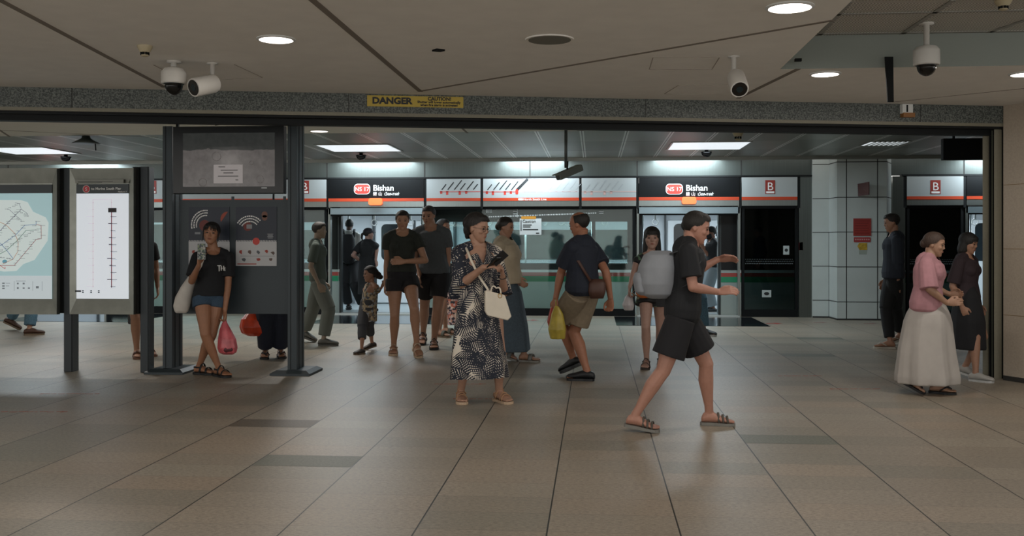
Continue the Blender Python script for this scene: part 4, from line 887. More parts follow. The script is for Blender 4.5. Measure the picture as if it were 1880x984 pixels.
    def hv(s, x, y, z): return s.head + (s.hl * x + s.hf * y + s.hu * z) * s.hs
    def HM(s):
        k = s.hs; return Matrix(((s.hl.x * k, s.hf.x * k, s.hu.x * k, s.head.x), (s.hl.y * k, s.hf.y * k, s.hu.y * k, s.head.y), (s.hl.z * k, s.hf.z * k, s.hu.z * k, s.head.z), (0, 0, 0, 1)))
    TW = ((-.12, .056, .052), (-.02, .092, .064), (.1, .096, .068), (.24, .086, .062), (.42, .073, .053), (.6, .082, .060), (.78, .092, .062), (.9, .088, .052), (.97, .064, .042), (1.03, .036, .034))
    def torso(s, mb, ease=0, u0=-.2, u1=2, wk=1.0, n=20, endcap=0):
        rings = []; tw = s.TW; H = s.H
        us = sorted({u for u, _, _ in tw if u0 < u < u1} | ({u0} if u0 > -.12 else set()) | ({u1} if u1 < 1.03 else set()))
        for u in us:
            for (a, wa, da), (b, wb, db) in zip(tw, tw[1:]):
                if a <= u <= b: v = (u - a) / (b - a); w_ = lerp(wa, wb, v); d = lerp(da, db, v); break
            if not s.fem and .3 < u < .6: w_ *= 1.08; d *= 1.08
            ax = s.lp.lerp(s.ls, max(0, min(1, u))).normalized(); up = (s.neck - s.pel).normalized(); ay = up.cross(ax).normalized()
            c = lerp(s.pel, s.neck, u); e = ease if u < .93 else ease * .5
            rings.append([c + ax * ((w_ * H * s.bulk * wk + e) * math.cos(2 * PI * i / n)) + ay * ((d * H * s.bulk + e) * math.sin(2 * PI * i / n)) for i in range(n)])
        mb.loft(rings)
        if s.fem and u1 > .8:
            for sg in (-1, 1): mb.ball(lerp(s.pel, s.neck, .70) + s.ls * (sg * .042 * H) + s.sf * (.034 * H), .034 * H + ease)
        else:
            if u1 > .8: mb.ball(lerp(s.pel, s.neck, .74) + s.sf * .008 * H, .062 * H + ease * .8)
    def hand(s, mb, q_, sc=1.0):
        a = s.arm[q_]; H = s.H * sc; D = a['dir']; N = a['palm'] - D * a['palm'].dot(D); N = N.normalized() if N.length > 1e-5 else D.orthogonal(); W = D.cross(N) * a['side']
        # W points to the little-finger side for both hands
        W = -W if True else W
        w_ = a['w']; k = H / 1.6
        mb.tube([w_ - D * .01 * k, w_ + D * .025 * k, w_ + D * .06 * k, w_ + D * .092 * k], [(.024 * k, .017 * k), (.034 * k, .017 * k), (.040 * k, .015 * k), (.036 * k, .011 * k)], 12, ref=W)
        cu = a['curl']; tips = []
        for i, (o_, L_) in enumerate(((.030, .066), (.0105, .075), (-.010, .070), (-.0295, .055))):
            p = w_ + D * .086 * k + W * o_ * k; pts_ = [p - D * .02 * k, p]; d = D.copy(); ax = D.cross(N).normalized(); c_ = cu[i] if isinstance(cu, (list, tuple)) else cu
            for j, f_ in enumerate((.45, .32, .27)):
                ang = c_ * (1.0, 1.25, .8)[j]; d = (Matrix.Rotation(ang, 3, ax) @ d); pts_.append(pts_[-1] + d * L_ * f_ * k)
            mb.tube(pts_, [.0088 * k, .0088 * k, .0082 * k, .0074 * k, .006 * k], 8); tips.append(pts_[-1])
        b_ = w_ + D * .028 * k + W * .026 * k; th = a['thumb']; t1 = b_ + (D * .6 + W * .8 * (1 - .5 * th) + N * .5 * th).normalized() * .036 * k; t2 = t1 + (D * .9 + W * .25 + N * .45 * th - W * .3 * th).normalized() * .032 * k; t3 = t2 + (D * .9 - W * .35 * th + N * .35 * th).normalized() * .026 * k
        mb.tube([b_ - W * .012 * k, b_, t1, t2, t3], [.013 * k, .0135 * k, .011 * k, .0095 * k, .007 * k], 8)
        s.R['grip' + q_] = w_ + D * .08 * k + N * .022 * k; s.R['N' + q_] = N; s.R['W' + q_] = W; s.R['D' + q_] = D
    def FM(s, q_):
        a, l, f, u = s.foot[q_]; H = s.H
        return Matrix(((l.x * H, f.x * H, u.x * H, a.x), (l.y * H, f.y * H, u.y * H, a.y), (l.z * H, f.z * H, u.z * H, a.z), (0, 0, 0, 1)))
    SECS = ((-.036, .013, .022), (-.028, .021, .040), (-.01, .023, .050), (.012, .022, .050), (.035, .024, .040), (.06, .029, .028), (.082, .030, .020), (.092, .026, .015))
    def footmesh(s, mb, q_, ease=0, toes=True, wd=1):
        M = s.FM(q_); rings = []
        for y, w_, h in s.SECS:
            rings.append([M @ Vector(((w_ * wd + ease) * math.cos(a), y + (-ease if y < 0 else 0), -.045 - ease * .3 + (h + ease) * (.5 + .5 * math.sin(a)))) for a in [2 * PI * i / 14 for i in range(14)]])
        mb.loft(rings)
        if toes:
            for i, (x, r_, l_) in enumerate(((-.019, .0085, .026), (-.005, .0065, .026), (.006, .006, .022), (.015, .0055, .017), (.023, .0052, .011))):
                sg = 1 if q_ == 'L' else -1; mb.tube([M @ Vector((x * sg, .080, -.036)), M @ Vector((x * sg, .088 + l_ * .5, -.036)), M @ Vector((x * sg, .088 + l_, -.039))], [r_ * s.H, r_ * s.H, r_ * .75 * s.H], 8)
    def sole(s, mb, q_, th=.013, wk=1.0, ext=.004):
        M = s.FM(q_); sg = 1 if q_ == 'L' else -1; out = []
        for y, l, r in ((-.042, .010, .010), (-.034, .022, .022), (-.01, .025, .025), (.02, .022, .023), (.05, .027, .029), (.08, .031, .032), (.10, .029, .028), (.114, .018, .016), (.118, .006, .004)): out.append((y, l * wk + ext * .3, r * wk + ext * .3))
        poly = [M @ Vector((-l * sg, y, -.0445)) for y, l, r in out] + [M @ Vector((r * sg, y, -.0445)) for y, l, r in reversed(out)]
        mb.prism(poly, -s.foot[q_][3] * th * s.H)
    def strap(s, mb, q_, y0, y1, h, w_=.006, lean=0, wide=1.0):
        """band across the foot at y0..y1, arching to height h over the sole"""
        M = s.FM(q_); wd = {True: .031}.get(y0 > .05, .026) * wide
        pts_ = [M @ Vector((wd * math.cos(a) * (1.0), lerp(y0, y1, math.sin(a)) + lean * math.cos(a), -.044 + h * math.sin(a))) for a in [PI * i / 10 for i in range(11)]]
        mb.tube(pts_, [(w_ * s.H, .0022 * s.H)] * 11, 6, ref=s.foot[q_][2])
    def body(s, hands=True, feet=True):
        mb = MB(); H = s.H; B = s.bulk
        s.torso(mb); mb.tube([s.neck - UP * .02 * H, s.neck + UP * .03 * H, s.hv(0, -.12, -.2)], [.036 * H, .031 * H * B ** .5, .030 * H * B ** .5], 14)
        for q_ in 'LR': limb(mb, s.neck + UP * .016 * H, lerp(s.neck, s.sh[q_], .85) + UP * .012 * H, [.030 * H, .026 * H, .022 * H])
        for q_ in 'LR':
            a = s.arm[q_]; sh = s.sh[q_]; el = a['el']; w_ = a['w']; b = B ** .7
            mb.ball(sh, .031 * H * b); limb(mb, sh, el, [.030 * H * b, .029 * H * b, .025 * H * b, .022 * H * b]); mb.ball(el, .0225 * H * b)
            limb(mb, el, w_, [.0225 * H * b, .0235 * H * b, .0205 * H * b, .0165 * H * b, .0155 * H * b]); limb(mb, lerp(sh, lerp(s.pel, s.neck, .86), .5), sh, [.03 * H, .032 * H])
            hp = s.hip[q_]; kn_ = s.kn[q_]; an = s.foot[q_][0]
            limb(mb, hp, kn_, [.050 * H * B, .053 * H * B, .047 * H * b, .038 * H * b, .033 * H * b], 14); mb.ball(kn_, .0335 * H * b)
            cb = -(s.foot[q_][2]) * .006 * H
            mb.tube([kn_, lerp(kn_, an, .15) + cb * .5, lerp(kn_, an, .33) + cb, lerp(kn_, an, .6) + cb * .5, lerp(kn_, an, .85), an, an - UP * .01 * H], [.032 * H * b, .033 * H * b, .0345 * H * b, .027 * H * b, .0205 * H * b, .020 * H * b, .019 * H * b], 14)
            if feet: s.footmesh(mb, q_)
            if hands: s.hand(mb, q_)
        M = s.HM(); mb.ball((0, -.04, .12), (.335, .42, .38), M, 20, 14)
        rings = []
        for z, w_, f_, b_ in ((.2, .30, .355, -.2), (.05, .31, .365, -.2), (-.12, .298, .362, -.2), (-.26, .262, .352, -.14), (-.38, .195, .338, -.02), (-.46, .125, .318, .08), (-.5, .055, .28, .16)):
            rings.append([M @ Vector((w_ * math.copysign(abs(math.cos(a)) ** .9, math.cos(a)), (f_ + b_) / 2 + (f_ - b_) / 2 * math.sin(a), z)) for a in [2 * PI * i / 18 for i in range(18)]])
        mb.loft(rings)
        mb.tube([M @ Vector(v) for v in ((0, .345, .08), (0, .375, -.02), (0, .402, -.10), (0, .35, -.15))], [x * s.hs for x in (.026, .032, .044, .028)], 10)
        for sg in (-1, 1):
            mb.ball((sg * .042, .362, -.125), (.032, .035, .028), M, 10, 7); mb.ball((sg * .13, .318, .105), (.11, .05, .03), M, 10, 7); mb.ball((sg * .175, .255, -.09), (.10, .10, .10), M, 12, 8)
            mb.ball((sg * .325, -.03, -.02), (.032, .075, .115), M, 10, 8)
        mb.ball((0, .30, -.42), (.08, .055, .055), M, 10, 7); mb.ball((0, .34, -.25), (.11, .04, .05), M, 10, 7)
        o = remesh(mb, 'body', s.skin, s.root, s.vox, 2); s.bodyobj = o
        return s
    def face(s, lip='8a4a42', brow='17120f', eye=True, glasses=False, mask=None):
        M = s.HM(); bm_ = mat('hair_' + brow, brow, .5)
        if eye:
            for sg in (-1, 1):
                MB().ball((sg * .138, .350, .015), (.060, .024, .030), M, 10, 7).ball((sg * .138, .366, .015), (.028, .014, .028), M, 8, 6).build('eye', mat('dark_eye', '2a211e', .3), s.root, True)
                MB().tube([M @ Vector((sg * .07, .372, .095)), M @ Vector((sg * .14, .372, .118)), M @ Vector((sg * .215, .335, .10))], [(.006 * s.hs * 2, .008 * s.hs)] * 3, 6).build('eyebrow', bm_, s.root, True)
        if mask: 
            mb = MB()
            mb.loft([[M @ Vector((w_ * math.cos(a), y0 + d_ * math.sin(a), z)) for a in [PI * (.02 + .96 * i / 14) for i in range(15)]] for z, w_, y0, d_ in ((-.02, .30, .08, .35), (-.12, .315, .06, .42), (-.3, .27, .04, .40), (-.45, .17, .06, .31))], cap=False, close=False)
            o = mb.build('face_mask', mat('mask_' + mask, mask, .7), s.root, True); o.modifiers.new('s', 'SOLIDIFY').thickness = .003
        else: MB().ball((0, .368, -.232), (.088, .024, .017), M, 12, 7).ball((0, .366, -.268), (.072, .026, .020), M, 12, 7).build('lips', mat('lips_' + lip, ''.join('%02x' % int(lerp(int(lip[i:i + 2], 16), v, .55)) for i, v in ((0, 138), (2, 98), (4, 82))), .5), s.root, True)
        if glasses:
            mb = MB()
            for sg in (-1, 1):
                mb.tube([M @ Vector((sg * .145 + .105 * math.cos(a), .405 - .03 * abs(math.cos(a)), .0 + .085 * math.sin(a))) for a in [2 * PI * i / 16 for i in range(17)]], .0016, 5)
                mb.tube([M @ Vector((sg * .25, .385, .02)), M @ Vector((sg * .33, .2, .03)), M @ Vector((sg * .345, -.05, .03))], .0016, 5)
            mb.tube([M @ Vector((-.045, .41, .015)), M @ Vector((.045, .41, .015))], .0016, 5); mb.build('glasses', mat('thin_metal_rim', '6d5f55', .3, .8), s.root, True)
        return s
    def hair(s, style='short', col='14100e'):
        M = s.HM(); m_ = mat('hair_' + col, col, .62, noise=.25, nscale=160, stretch=(1, 1, .2), bump=.5); mb = MB(); Mi = M.inverted(); vox = max(.005, s.vox * .8)
        def line(y, pts_):
            for (a, za), (b, zb) in zip(pts_, pts_[1:]):
                if y <= b: return lerp(za, zb, max(0, (y - a) / (b - a)))
            return pts_[-1][1]
        hl = [(-.5, -.28), (-.2, -.22), (-.12, .0), (.06, .06), (.16, .12), (.24, .27), (.5, .31)]
        if style in ('short', 'bald', 'crop'):
            mb.ball((0, -.06, .15), (.365, .445, .395), M, 22, 16)
            if style == 'short': mb.ball((0, .12, .30), (.28, .27, .22), M, 14, 10)
            if style == 'bald': hl = [(-.5, -.28), (-.2, -.22), (-.12, .0), (.04, .05), (.06, .6), (.5, .6)]
            cut = lambda c: (lambda v: v.z < line(v.y, hl) or (style == 'bald' and v.z > .36))(Mi @ c)
            return remesh(mb, 'hair', m_, s.root, vox, 2, cut)
        if style == 'bouffant':
            mb.ball((0, -.10, .17), (.40, .47, .42), M, 22, 16).ball((0, .13, .36), (.28, .25, .17), M).ball((.12, .24, .30), (.18, .12, .12), M).ball((0, -.33, -.08), (.33, .2, .3), M).ball((-.1, -.36, .15), (.26, .2, .26), M).ball((0, -.35, -.30), (.2, .12, .18), M)
            cut = lambda c: (lambda v: v.z < line(v.y, [(-.6, -.5), (-.3, -.42), (-.14, -.1), (-.1, .06), (.06, .10), (.16, .17), (.26, .27), (.5, .31)]))(Mi @ c)
            return remesh(mb, 'hair', m_, s.root, vox, 1, cut)
        mb.ball((0, -.06, .15), (.385, .455, .40), M, 22, 16)
        if style == 'bob' or style == 'long':
            zb = -.95 if style == 'long' else -.55
            mb.loft([[M @ Vector((w_ * math.cos(a), y0 + d_ * math.sin(a), z)) for a in [2 * PI * i / 18 for i in range(18)]] for z, w_, y0, d_ in ((.25, .37, -.08, .36), (-.05, .39, -.12, .33), (-.35, .42, -.16, .30), (zb * .75, .43, -.16, .27), (zb, .36, -.16, .22))])
            mb.ball((0, .22, .26), (.29, .18, .16), M)
            cut = lambda c: (lambda v: (v.y > .10 and v.z < (.14 if abs(v.x) < .22 else .14 - (abs(v.x) - .22) * 9)) and abs(v.x) < .31 or (v.z < -.30 and v.y > .02 and abs(v.x) < .2))(Mi @ c)
        elif style == 'tied':          # tied back, with loose side strands and a fringe
            mb.ball((.05, -.40, .15), (.2, .18, .2), M).ball((.0, .24, .30), (.25, .14, .13), M)
            m2 = MB()
            m2.tube([M @ Vector(v) for v in ((-.26, .16, .3), (-.325, .13, -.0), (-.32, .11, -.36))], [.06 * s.hs, .035 * s.hs, .010 * s.hs], 8); m2.tube([M @ Vector(v) for v in ((.25, .18, .3), (.325, .14, .0), (.32, .12, -.40))], [.06 * s.hs, .04 * s.hs, .010 * s.hs], 8)
            for x0 in (-.26, -.20, -.13, .02, .10, .17, .24): m2.tube([M @ Vector((x0 * .6, .30, .40)), M @ Vector((x0 * .95, .375 - abs(x0) * .2, .26)), M @ Vector((x0 * 1.2, .385 - abs(x0) * .3, .12))], [.050 * s.hs, .038 * s.hs, .012 * s.hs], 7)
            m2.build('hair_strand', m_, s.root, True)
            cut = lambda c: (lambda v: v.z < line(v.y, hl) and v.y > -.33)(Mi @ c)
        elif style == 'ponytail':
            mb.tube([M @ Vector(v) for v in ((0, -.42, .1), (0, -.58, .0), (0, -.62, -.3), (0, -.55, -.6))], [x * s.hs for x in (.10, .12, .10, .03)], 10)
            cut = lambda c: (lambda v: v.z < line(v.y, hl) and v.y > -.45)(Mi @ c)
        elif style == 'windblown':     # child's hair streaming to one side
            mb.ball((.0, -.3, .05), (.34, .3, .32), M).ball((0, -.52, -.12), (.26, .24, .24), M).ball((0, -.66, -.25), (.18, .2, .16), M).ball((0, .2, .27), (.28, .18, .15), M)
            cut = lambda c: (lambda v: v.z < line(v.y, hl) and v.y > -.16)(Mi @ c)
        elif style == 'low_bun':
            mb.ball((0, -.42, -.02), (.22, .18, .2), M); cut = lambda c: (lambda v: v.z < line(v.y, hl) and v.y > -.3)(Mi @ c)
        return remesh(mb, 'hair', m_, s.root, vox, 1, cut)
    # ---- clothes
    def top(s, m_, u0=.05, sleeve=.6, ease=.016, name='shirt', flare=.012, nk=.96, vneck=0, extra=None, sl_full=False):
        mb = MB(); H = s.H; B = s.bulk ** .7; s.torso(mb, ease, u0, nk); mb.ball(lerp(s.pel, s.neck, .92) - s.sf * .012 * H, (.050 * H + ease))
        for q_ in 'LR':
            sh = s.sh[q_]; a = s.arm[q_]; el = a['el']; limb(mb, s.neck + UP * .012 * H, lerp(s.neck, sh, .9) + UP * .008 * H, [.031 * H + ease * .6, .027 * H + ease * .6, .024 * H + ease * .6]); mb.ball(sh - UP * .004 * H, .031 * H * B + ease * .5); limb(mb, lerp(sh, lerp(s.pel, s.neck, .86), .6), sh - UP * .004 * H, [.036 * H + ease, .031 * H * B + ease * .5])
            if sleeve > 0: limb(mb, sh, el, [.031 * H * B + ease * .5, .031 * H * B + ease * .7, .029 * H * B + ease * .8 + flare * .3, .026 * H * B + ease + flare * .5], fr=(0, min(1, sleeve)))
            if sleeve > 1: mb.ball(el, .024 * H * B + ease); limb(mb, el, a['w'], [.024 * H * B + ease, .024 * H * B + ease, .018 * H * B + ease], fr=(0, sleeve - 1))
        if extra: extra(mb)
        nb = s.neck; r_ = .040 * H
        def cut(c):
            d = c - nb; side = d.dot(s.ls); f_ = d.dot(s.sf); z = d.z
            if z > -.03 * H and math.hypot(side, f_ - .012 * H) < .046 * H: return True
            if vneck and f_ > 0 and abs(side) < (.04 * H) * (1 + z / vneck) and z > -vneck: return True
            return False
        return remesh(mb, name, m_, s.root, max(.006, s.vox), 3, cut)
    def bottoms(s, m_, leg=.5, ease=.016, name='shorts', flare=.01, u1=.22):
        mb = MB(); H = s.H; B = s.bulk; s.torso(mb, ease * .55, -.2, u1, 1.0)
        for q_ in 'LR':
            hp, kn_, an = s.hip[q_], s.kn[q_], s.foot[q_][0]
            limb(mb, hp, kn_, [.052 * H * B + ease, .055 * H * B + ease, .050 * H * B ** .7 + ease + flare * .5, (.040 if leg >= 1 else .045) * H * B ** .7 + ease + flare], 16, fr=(0, min(1, leg)))
            if leg > 1: mb.ball(kn_, .036 * H * B + ease * .8 + flare); limb(mb, kn_, an, [.036 * H + ease * .8 + flare, .036 * H + ease * .8 + flare, .030 * H + ease * .8 + flare], 16, fr=(0, leg - 1))
        return remesh(mb, name, m_, s.root, max(.006, s.vox), 7)
    def sil(s, mb, rows, d=0, n=28, amp=0, folds=7, ph=0, ax=None, pw=1.0):
        """rows: (py, left px, right px, half depth in metres[, extra depth offset]); a closed shape that fills that outline"""
        rings = []
        ax = ax or RGT; ay = UP.cross(ax).normalized(); N_ = len(rows)
        for i, rw in enumerate(rows):
            py, l, r_, hd = rw[:4]; dd = d + (rw[4] if len(rw) > 4 else 0); a, b = s.pt(l, py, dd), s.pt(r_, py, dd); c = (a + b) / 2; w_ = (b - a).length / 2; am = amp * (i / (N_ - 1)) ** 1.5
            rings.append([c + ax * (w_ * (1 - am * .5 + am * math.sin(folds * q + ph)) * math.copysign(abs(math.cos(q)) ** pw, math.cos(q))) + ay * (hd * (1 + am * math.sin(folds * q + ph)) * math.copysign(abs(math.sin(q)) ** pw, math.sin(q))) for q in [2 * PI * j / n for j in range(n)]])
        mb.loft(rings); return mb
    def sandals(s, m_, style='strap', sole_m=None, names='sandal'):
        for q_ in 'LR':
            mb = MB(); s.sole(mb, q_); o = mb.build(names, sole_m or m_, s.root)
            mb = MB()
            if style == 'sport': s.strap(mb, q_, .075, .07, .034, .009); s.strap(mb, q_, .022, .03, .058, .008); s.heel(mb, q_)
            elif style == 'slide': s.strap(mb, q_, .055, .055, .043, .016, 0, 1.05)
            elif style == 'thong': s.thong(mb, q_)
            elif style == 'fine': s.strap(mb, q_, .078, .07, .033, .004); s.strap(mb, q_, .05, .055, .042, .003); s.strap(mb, q_, .005, .02, .064, .0035, 0, .95); s.heel(mb, q_, .0035)
            elif style == 'gladiator': s.strap(mb, q_, .085, .08, .030, .005); s.strap(mb, q_, .065, .06, .036, .005); s.strap(mb, q_, .045, .04, .044, .005)
            ob = mb.build('strap', m_, o, True)
    def heel(s, mb, q_, w_=.006):
        M = s.FM(q_); mb.tube([M @ Vector((.026 * math.cos(a), .02 - .060 * math.sin(a), -.012 - .002 * math.sin(a))) for a in [PI * i / 8 for i in range(9)]], [(.0022 * s.H, w_ * s.H)] * 9, 6, ref=s.foot[q_][1])
    def thong(s, mb, q_):
        M = s.FM(q_); sg = 1 if q_ == 'L' else -1
        for x in (.029, -.029): mb.tube([M @ Vector((-.011 * sg, .088, -.026)), M @ Vector((x * .6, .065, -.012)), M @ Vector((x * 1.02, .03, -.036))], [(.0055 * s.H, .003 * s.H)] * 3, 6)
        mb.tube([M @ Vector((-.011 * sg, .089, -.045)), M @ Vector((-.011 * sg, .088, -.024))], .0028 * s.H, 6)
    def shoes(s, m_, sole_m=None, high=.0, names='shoe'):
        for q_ in 'LR':
            mb = MB(); M = s.FM(q_); rings = []
            for y, w_, h in ((-.046, .010, .020), (-.040, .022, .036), (-.018, .026, .048 + high), (.012, .025, .052 + high * .6), (.035, .027, .046), (.062, .032, .036), (.09, .033, .030), (.110, .027, .024), (.122, .014, .015)):
                rings.append([M @ Vector((w_ * math.cos(a), y, -.0465 + h * (.5 + .5 * math.sin(a)))) for a in [2 * PI * i / 16 for i in range(16)]])
            mb.loft(rings); o = remesh(mb, names, m_, s.root, .006, 2); mb = MB(); s.sole(mb, q_, .014, 1.08); mb.build('sole', sole_m or m_, o)
def strap_obj(name, pts_, w_, m_, label=None, cat=None, parent=None, ref=None, th=.003):
    mb = MB(); mb.tube(pts_, [(w_, th)] * len(pts_), 6, ref=ref); o = mb.build(name, m_, parent, True)
    if label: tag(o, label, cat)
    return o
def bez(a, b, c, n=8): return [a * (1 - u) ** 2 + b * 2 * u * (1 - u) + c * u * u for u in [i / n for i in range(n + 1)]]
# ================================================================ people
def leaf_mat():
    g = G('palm_leaf_print_fabric', .75); x, y, z = g.xyz(g.obj())
    u = g.math('MULTIPLY', g.math('ARCTAN2', x, g.math('MULTIPLY', y, -1.0)), .26)
    v0 = g.comb(u, z, 0.0); dn = g.n('ShaderNodeTexNoise'); g.l(v0, dn.inputs['Vector']); dn.inputs['Scale'].default_value = 7
    sub = g.n('ShaderNodeVectorMath', operation='SUBTRACT'); g.l(dn.outputs['Color'], sub.inputs[0]); sub.inputs[1].default_value = (.5, .5, .5)
    sc = g.n('ShaderNodeVectorMath', operation='SCALE'); g.l(sub.outputs[0], sc.inputs[0]); sc.inputs['Scale'].default_value = .03
    ad = g.n('ShaderNodeVectorMath', operation='ADD'); g.l(v0, ad.inputs[0]); g.l(sc.outputs[0], ad.inputs[1])
    ks = []
    for off, r_ in (((0, 0, 0), .34), ((.137, .071, 0), .32), ((.061, .19, 0), .30)):
        o2 = g.n('ShaderNodeVectorMath', operation='ADD'); g.l(ad.outputs[0], o2.inputs[0]); o2.inputs[1].default_value = off
        s = g.n('ShaderNodeVectorMath', operation='SCALE'); g.l(o2.outputs[0], s.inputs[0]); s.inputs['Scale'].default_value = 4.4
        vo = g.n('ShaderNodeTexVoronoi', voronoi_dimensions='2D'); g.l(s.outputs[0], vo.inputs['Vector']); vo.inputs['Scale'].default_value = 1.0; vo.inputs['Randomness'].default_value = .8
        d = g.n('ShaderNodeVectorMath', operation='SUBTRACT'); g.l(s.outputs[0], d.inputs[0]); g.l(vo.outputs['Position'], d.inputs[1])
        ro = g.n('ShaderNodeVectorRotate', rotation_type='Z_AXIS'); g.l(d.outputs[0], ro.inputs['Vector']); cx = g.xyz(vo.outputs['Color'])
        g.l(g.math('MULTIPLY', cx[0], 6.283), ro.inputs['Angle']); px, py, pz = g.xyz(ro.outputs[0])
        bend = g.math('MULTIPLY', g.math('MULTIPLY', py, py), .4); ax = g.math('ABSOLUTE', g.math('SUBTRACT', px, bend))
        st = g.math('SINE', g.math('SUBTRACT', g.math('MULTIPLY', py, 66.0), g.math('MULTIPLY', g.math('POWER', ax, .85), 46.0)))
        leaf = g.math('GREATER_THAN', st, g.math('SUBTRACT', g.math('MULTIPLY', ax, 3.4), .85)); stem = g.math('LESS_THAN', ax, .018)
        env = g.math('LESS_THAN', g.math('ADD', g.math('MULTIPLY', ax, ax), g.math('MULTIPLY', g.math('MULTIPLY', py, py), .30)), r_ * r_ * 1.6)
        ks.append(g.math('MULTIPLY', g.math('MAXIMUM', leaf, stem), env))
    c = g.mix(g.math('MAXIMUM', g.math('MAXIMUM', ks[0], ks[1]), ks[2]), lin('cfc6b8'), lin('141b2a')); g.l(c, g.b.inputs['Base Color']); return g.m
def mottled(name, cols, scale, rough=.75, steps=True):
    g = G(name, rough); vo = g.n('ShaderNodeTexVoronoi'); g.l(g.obj(), vo.inputs['Vector']); vo.inputs['Scale'].default_value = scale
    r = g.n('ShaderNodeValToRGB'); r.color_ramp.interpolation = 'CONSTANT'; n_ = len(cols)
    r.color_ramp.elements[0].color = lin(cols[0]); r.color_ramp.elements[1].position = 1 / n_; r.color_ramp.elements[1].color = lin(cols[1])
    for i in range(2, n_): e = r.color_ramp.elements.new(i / n_); e.color = lin(cols[i])
    g.l(g.xyz(vo.outputs['Color'])[0], r.inputs[0]); g.l(r.outputs[0], g.b.inputs['Base Color']); return g.m
BLKC = mat('black_cloth', '16181b', .85, noise=.15, nscale=60); OFFW = mat('off_white_leather', 'd6cdbc', .5, noise=.03, nscale=20); BRUB = mat('black_rubber', '101113', .6)
DENIM = mat('blue_denim', '3c5468', .85, noise=.18, nscale=90); NAVYC = mat('navy_cloth', '1c2230', .85, noise=.12, nscale=50); TANL = mat('tan_leather', 'b08762', .5)
# ---- woman in the palm-leaf dress
p = Fig(886, 741, 1.575, 18, 'woman in black and white palm leaf dress and tan sandals holding a phone', 1.05, True, 'ad7f66', .0045)
p.pose(pel=p.pz(882, .53), neck=p.pt(876, 455), head=p.pt(877, 419, -.02), hyaw=40, hpitch=8, syaw=4, hs=.142,
       feet={'R': (846, 737, -12, 0), 'L': (916, 737, 12, 0)},
       arms={'R': dict(w=p.pt(889, 490, -.30), el=p.pt(847, 522, -.10), dir=(.8, .5, .12), palm=(.35, -.2, -.9), curl=.62, thumb=.7),
             'L': dict(w=p.pt(923, 508, -.20), el=p.pt(925, 537, -.02), dir=(-.25, .45, .85), palm=(-.75, .2, .4), curl=.75, thumb=.7)})
p.body(); p.face('9a5148', '1a1512', glasses=True); p.hair('bouffant', '15110f')
def dress(s):
    mb = MB(); s.sil(mb, [(458, 862, 896, .045, .0), (468, 850, 905, .085), (485, 841, 912, .105), (505, 842, 913, .115), (530, 842, 913, .12), (560, 838, 915, .135), (600, 833, 920, .15), (640, 829, 927, .17), (675, 826, 932, .195), (706, 824, 936, .20)], -.02, 40, .07, 7, .6, pw=.72)
    for q_, sc_ in (('R', 1.0), ('L', .82)):
        sh = s.sh[q_]; el = s.arm[q_]['el']; mb.ball(sh - UP * .002, .0645); limb(mb, sh - UP * .01, lerp(sh, el, 1.08), [(.062, .060), (.068 * sc_, .062), (.073 * sc_, .068), (.078 * sc_, .076)], 16)
    for q_ in 'LR': limb(mb, s.neck + UP * .012 * s.H, lerp(s.neck, s.sh[q_], .95) + UP * .006 * s.H, [.060, .060, .060])
    # the sleeve hangs below her right elbow
    e = s.arm['R']['el']; mb.tube([e + UP * .05, s.pt(833, 540, -.06), s.pt(834, 549, -.06)], [(.075, .05), (.05, .04), (.035, .03)], 14)
    nb = s.neck
    def cut(c):
        d = c - nb; sd = d.dot(s.ls); f_ = d.dot(s.sf)
        if d.z > -.03 and math.hypot(sd, f_ - .02) < .070: return True
        if f_ > -.01 and d.z > -.12 and abs(sd) < .046 * (1 + d.z / .12) + .005: return True
        zc_ = (CAMZ + 0)
        t_ = (c - EYE).dot(FWD); py_ = HZ - (c.z - CAMZ) / t_ * FPX
        if py_ > 697: return True
        pxx = 940 + (c - EYE).dot(RGT) / t_ * FPX
        return py_ > 703 - max(0, (pxx - 838)) * .11 if pxx > 838 else py_ > 703
    return remesh(mb, 'dress', leaf_mat(), s.root, .006, 2, cut)
dress(p); p.sandals(TANL, 'fine', mat('pale_sole', 'b89f85', .6))
w_ = p.arm['L']['w']
mb = MB(); D_ = p.R['DL']; e1 = D_.orthogonal().normalized(); e2 = D_.cross(e1); mb.tube([w_ + (e1 * math.cos(a) + e2 * math.sin(a)) * .029 - D_ * .005 for a in [2 * PI * i / 16 for i in range(17)]], .0035, 6); mb.build('bracelet', mat('dark_bangle', '2c2a26', .4), p.root, True)
# phone in an open flip case
def slab(name, c, xa, ya, w_, h_, th, m_, label=None, cat=None, parent=None, bev=.004):
    xa = xa.normalized(); ya = (ya - xa * ya.dot(xa)).normalized(); za = xa.cross(ya); M = Matrix(((xa.x, ya.x, za.x, c.x), (xa.y, ya.y, za.y, c.y), (xa.z, ya.z, za.z, c.z), (0, 0, 0, 1)))
    o = MB().box((-w_ / 2, -h_ / 2, -th / 2), (w_ / 2, h_ / 2, th / 2), M, bev).build(name, m_, parent)
    if label: tag(o, label, cat)
    return o
c = p.pt(911, 477, -.36); ph = empty('phone', c, 'black phone in open flip case held by the woman in the dress', 'phone')
a_ = p.pt(903, 484, -.36); b_ = p.pt(927, 463, -.40); ax_ = (b_ - a_).normalized()
slab('phone_body', p.pt(908, 482, -.35), RGT * .6 + FWD * .6, UP * .35 - FWD * .5 + RGT * .2, .07, .14, .01, mat('black_phone', '0d0e10', .25), parent=ph)
slab('case_flap', p.pt(917, 474, -.37), ax_, (UP - RGT * .2 - FWD * .5), .135, .068, .006, mat('black_case', '17181a', .55), parent=ph)
